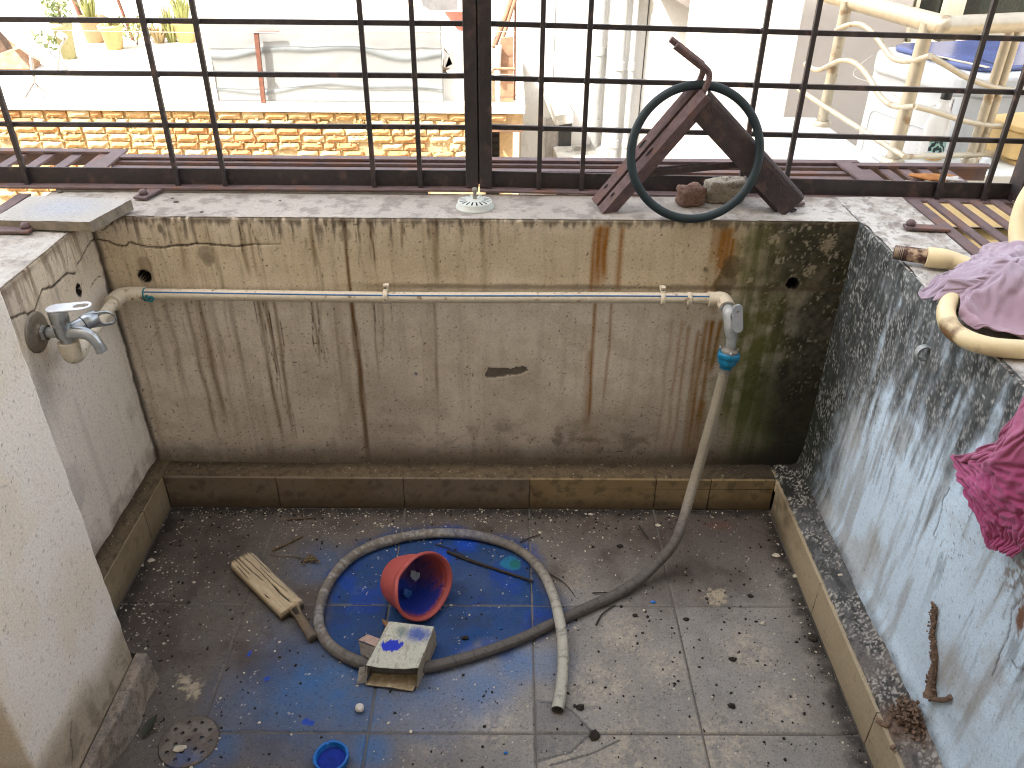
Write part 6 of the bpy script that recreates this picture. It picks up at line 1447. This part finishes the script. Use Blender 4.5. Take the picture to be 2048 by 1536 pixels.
m = MB(); m.box((2.0, 1.9, -.16), (2.2, 1.7, .1)); m.build('balcony_floor', mat('balcony_floor', lin(150, 140, 128), .8), nbh)
GW = mat('grey_lilac_wall', lin(184, 178, 173), .9, var=.08, scale=3., bump=.1, bscale=40.)
p0 = un(1632, 150, 'y', 2.6); p1 = un(1790, 150, 'y', 2.6)
m = MB(); m.box(((p0[0]+p1[0])/2, 2.7, 0), (p1[0]-p0[0], .2, 6)); m.box((p1[0]+1.2, 2.7, -.55), (2.4, .2, 2.3)); m.box((p0[0]-.06, 3.9, -1), (.12, 2.6, 8)); m.build('wall', GW, nbh)
zs_ = un(1850, 64, 'y', 2.6)[2]
m = MB(); m.box((p1[0]+1.2, 2.72, zs_+.9), (2.4, .02, 1.9)); wpane = m.build('window_pane', mat('green_dark_glass', lin(30, 36, 34), .12, var=.15, spec=.6), nbh)
FRM = mat('cream_frame', lin(196, 190, 172), .6, var=.1)
m = MB()
for px, w in ((1796, .05), (1822, .018), (1835, .018), (1915, .07), (2100, .07)): p = un(px, 30, 'y', 2.6); m.box((p[0], 2.66, zs_+.9), (w, .08, 1.9))
m.box((p1[0]+1.2, 2.62, zs_-.0), (2.4, .12, .05)); m.build('window_frame', FRM, wpane)
# stainless railing
STL = mat('stained_steel', lin(192, 182, 162), .38, metal=.35, var=.12, scale=30., bump=.05, rust=.05, rustc=lin(150, 128, 100))
rl = thing('balcony_railing', (1.2, 1.2, .53), 'stained steel balcony railing with wavy rails on the neighbouring parapet', 'railing')
PA = np.array((1.085, 1.505)); PB = np.array((1.163, 1.055)); PCo = np.array((1.185, 1.00)); ZH = .942
m = MB(); m.tube([(PA[0]-.03, PA[1]+.30, ZH), (PCo[0], PCo[1], ZH)], .028, 16); m.build('handrail', STL, rl)
m = MB(); m.tube([(PCo[0]-.004, PCo[1]-.002, ZH), (1.60, 1.13, ZH), (2.2, 1.31, ZH)], .0275, 16); m.build('handrail', STL, rl)
m = MB(); m.lathe([(.0285*math.sin(a_), -.0285*math.cos(a_)) for a_ in np.linspace(.01, math.pi-.01, 12)], 20, Matrix.Translation((PCo[0], PCo[1], ZH))); m.build('corner_joint', STL, rl)
for (x, y), r in ((PA, .0195), (PB, .021), ((1.418, 1.075), .0145), ((1.448, 1.085), .0145), ((1.80, 1.19), .02)):
    m = MB(); m.tube([(x, y, .525), (x, y, ZH)], r, 14); o = m.build('railing_post', STL, rl); m = MB(); m.lathe([(r*1.7, 0), (r*1.7, .012), (r*1.1, .018)], 18, Matrix.Translation((x, y, .53))); m.build('post_collar', STL, o)
def onplane(px, py, A, B):
    d = _f+_r*(px-1024)/FPX-_u*(py-768)/FPX; n = np.array((-(B[1]-A[1]), B[0]-A[0], 0)); t_ = (n @ (np.array((*A, 0))-CP))/(n @ d); return CP+d*t_
Zq = lambda x, y: (1600+x/4.518, y/4.518)
off = np.array((-.024, -.006, 0)); P2 = (1.185, 1.0); P3_ = (1.60, 1.12)
for seg in (((385, 272), (470, 232), (570, 215), (660, 245), (750, 330), (830, 440), (900, 520), (1000, 550), (1100, 545), (1180, 520), (1245, 500)), ((100, 575), (160, 615), (235, 630), (330, 585), (430, 545), (530, 555), (610, 610), (690, 710), (760, 830), (830, 910), (900, 950), (1000, 965), (1105, 955)), ((40, 805), (240, 935), (480, 1085), (760, 1260), (1010, 1412))):
    m = MB(); m.tube(smoothpath([onplane(*Zq(*q), PA, P2)+off for q in seg], 6), .0088, 10); m.build('rail', STL, rl)
for seg in (((1245, 505), (1400, 595), (1560, 690), (1760, 770), (1940, 803), (2040, 805), (2300, 760)), ((1105, 958), (1300, 1010), (1500, 1075), (1700, 1118), (1900, 1140), (2100, 1130), (2300, 1080)), ((1010, 1412), (1300, 1405), (1700, 1390), (2060, 1370), (2300, 1360))):
    m = MB(); m.tube(smoothpath([onplane(*Zq(*q), P2, P3_)+off for q in seg], 6), .0088, 10); m.build('rail', STL, rl)
# washing machine with a blue lid
wm = thing('washing_machine', (1.75, 1.8, -.11), 'white top-loading washing machine with a blue lid behind the steel railing', 'washing machine')
WMW = mat('appliance_white', lin(192, 197, 202), .35, var=.04, scale=6., bump=.02); N = np.array((1.545, 1.44)); dl_ = np.array((-.15, .51)); dl_ /= np.linalg.norm(dl_); dr_ = np.array((dl_[1], -dl_[0]))
def rrect(a0, a1, b0, b1, r, n=6):
    out = []
    for cx, cy, s in ((a1-r, b1-r, 0), (a0+r, b1-r, 1), (a0+r, b0+r, 2), (a1-r, b0+r, 3)):
        for k in range(n+1): a = math.pi/2*(s+k/n); out.append((cx+r*math.cos(a), cy+r*math.sin(a)))
    return out
X3, Y3 = (*dr_, 0), (*dl_, 0)
m = MB(); m.prism(rrect(0, .78, 0, .53, .05), (*N, -.10), X3, Y3, (0, 0, .76)); m.build('cabinet', WMW, wm, .006)
m = MB(); m.prism(rrect(-.018, .80, -.018, .545, .10), (*N, .635), X3, Y3, (0, 0, .085)); m.build('top_rim', WMW, wm, .022, 4)
LID = mat('blue_lid', lin(82, 94, 142), .25, var=.25, scale=9., bump=.03); m = MB(); m.prism(rrect(.035, .76, .02, .50, .08), (*N, .7215), X3, Y3, (0, 0, .018)); m.build('lid', LID, wm, .008, 3)  # blue lightened to stand for the sky reflected in the lid
m = MB(); m.beam((*(N+dr_*.07+dl_*.01), .742), (*(N+dr_*.02+dl_*.30), .742), .012, .004); m.build('lid_trim', FRM, wm)
m = MB()
for b0, b1 in ((.06, .24), (.28, .46)):
    P = rrect(b0, b1, .02, .50, .03); O = np.array((*(N-dr_*.002), 0)); m.prism([(a, z) for a, z in P], O, Y3, (0, 0, 1), np.array(X3)*.0)
m = MB()
for b0, b1 in ((.06, .24), (.28, .46)):
    loop = [np.array((*N, 0))+np.array(Y3)*a+np.array((0, 0, z-.02)) for a, z in rrect(b0, b1, .05, .52, .03)]; m.tube(loop, .003, 6, closed=True)
m.build('panel_bead', WMW, wm)
m = MB(); m.beam((*(N-dr_*.001+dl_*.05), -.1), (*(N-dr_*.001+dl_*.05), .63), .006, .004, (1, 0, 0)); m.build('panel_seam', MATS['grey_jamb'], wm)
m = MB(); c0 = np.array((*N, 0)); m.tube(smoothpath([c0+np.array(Y3)*.50+np.array(X3)*-.02+np.array((0, 0, .70)), c0+np.array(Y3)*.54+np.array(X3)*-.06+np.array((0, 0, .62)), c0+np.array(Y3)*.40+np.array(X3)*-.025+np.array((0, 0, .60)), c0+np.array(Y3)*.20+np.array(X3)*-.025+np.array((0, 0, .57)), c0+np.array(Y3)*.10+np.array(X3)*-.025+np.array((0, 0, .60))], 6), .0022, 5); m.build('cord', mat('white_cord', lin(190, 186, 180), .6), wm)
m = MB(); m.tube(smoothpath([c0+np.array(X3)*.13+np.array(Y3)*.02+np.array((0, 0, .742)), c0+np.array(X3)*.14+np.array(Y3)*.10+np.array((0, 0, .743)), c0+np.array(X3)*.16+np.array(Y3)*.16+np.array((0, 0, .742))], 5), .0014, 5); m.tube(smoothpath([c0+np.array(X3)*-.0+np.array(Y3)*.24+np.array((0, 0, .742)), c0+np.array(X3)*.03+np.array(Y3)*.16+np.array((0, 0, .7425))], 5), .003, 5); m.build('thread', mat('dark_thread', lin(40, 36, 50), .7), wm)
# bottle on the parapet
bp = np.array((1.302, 1.105, .531)); t = thing('plastic_bottle', bp, 'clear plastic bottle with a black cap standing on the neighbouring parapet', 'bottle')
bt = bpy.data.materials.new('clear_plastic'); bt.use_nodes = True; b_ = bt.node_tree.nodes['Principled BSDF']; b_.inputs['Base Color'].default_value = (.86, .84, .80, 1); b_.inputs['Roughness'].default_value = .25; b_.inputs['Alpha'].default_value = .42
m = MB(); m.lathe([(0, .001), (.034, .002), (.038, .010), (.038, .105), (.036, .118), (.026, .150), (.0145, .168), (.0135, .178), (.0165, .180), (.0165, .184), (.0135, .186), (0, .186)], 28, Matrix.Translation(bp)); m.build('bottle_body', bt, t)
m = MB(); m.lathe([(.0158, .186), (.0162, .188), (.0162, .206), (.0145, .208), (0, .208)], 24, Matrix.Translation(bp)); m.build('bottle_cap', mat('black_cap', lin(34, 38, 42), .4, var=.15), t)
lb = bpy.data.materials.new('bottle_label'); lb.use_nodes = True; nt = lb.node_tree; b_ = nt.nodes['Principled BSDF']; b_.inputs['Roughness'].default_value = .6
tc = nt.nodes.new('ShaderNodeTexCoord'); w_ = nt.nodes.new('ShaderNodeTexWave'); w_.wave_type = 'RINGS'; w_.inputs['Scale'].default_value = 24.; w_.inputs['Distortion'].default_value = 9.; w_.inputs['Detail Scale'].default_value = 2.
cr_ = nt.nodes.new('ShaderNodeValToRGB'); cr_.color_ramp.elements[0].color = (*lin(34, 48, 56), 1); cr_.color_ramp.elements[0].position = .35; cr_.color_ramp.elements[1].color = (*lin(150, 190, 186), 1); cr_.color_ramp.elements[1].position = .62
nt.links.new(tc.outputs['Object'], w_.inputs['Vector']); nt.links.new(w_.outputs['Fac'], cr_.inputs[0]); nt.links.new(cr_.outputs[0], b_.inputs['Base Color'])
m = MB(); m.lathe([(.0386, .030), (.0386, .078)], 20, Matrix.Translation(bp) @ Matrix.Rotation(-2.3, 4, 'Z'), arc=1.7); m.build('bottle_label', lb, t)
m = MB(); m.lathe([(.0384, .004), (.0384, .020)], 20, Matrix.Translation(bp) @ Matrix.Rotation(-2.3, 4, 'Z'), arc=2.6); m.build('bottle_label', mat('amber_print', lin(210, 164, 96), .6, var=.2), t)
# tubs and a jar on the parapet at the far right
for c, s, rz, lab in (((1.60, 1.12, .60), (.20, .16, .10), .3, 'upper cream plastic tub at the far right of the neighbouring parapet'), ((1.66, 1.06, .49), (.22, .15, .10), .15, 'lower cream plastic tub under the first at the far right')):
    t = thing('plastic_tub', (c[0], c[1], c[2]-s[2]/2), lab, 'plastic tub', 'tubs on the neighbouring parapet'); MT = mat('cream_tub', lin(206, 176, 120), .5, var=.12)
    cx, sx = math.cos(rz), math.sin(rz); m = MB(); m.prism(rrect(-s[0]/2, s[0]/2, -s[1]/2, s[1]/2, .03), (c[0], c[1], c[2]-s[2]/2), (cx, sx, 0), (-sx, cx, 0), (0, 0, s[2]*.85)); m.build('tub_body', MT, t, .006)
    m = MB(); m.prism(rrect(-s[0]/2-.008, s[0]/2+.008, -s[1]/2-.008, s[1]/2+.008, .035), (c[0], c[1], c[2]+s[2]*.35), (cx, sx, 0), (-sx, cx, 0), (0, 0, s[2]*.18)); m.build('tub_lid', MT, t, .004)
jp = un(1962, 350, 'y', 1.0); jp[2] = .531; m = MB(); m.lathe([(0, 0), (.014, 0), (.016, .005), (.016, .026), (.013, .03), (.013, .034), (0, .035)], 20, Matrix.Translation((jp[0], 1.0, .531))); tag(m.build('jar', WMW), 'small white jar beside the cream tubs', 'jar')
# rag and scraps caught on the right corner of the platform
for k, (px, py, s, c, lab) in enumerate(((1900, 361, .016, (206, 200, 194), 'white paper scrap caught on the right platform slats'), (1862, 357, .030, (170, 112, 56), 'orange-brown rag lying on the right platform slats'))):
    p = un(px, py, 'z', ZP+.008); lumpy('litter_scrap', p+np.array((0, 0, .004)), (s*1.6, s*.9, .004), mat('scrap_c%d' % k, lin(*c), .9, var=.2), 90+k, lab, 'litter', dent=.25, n=10)
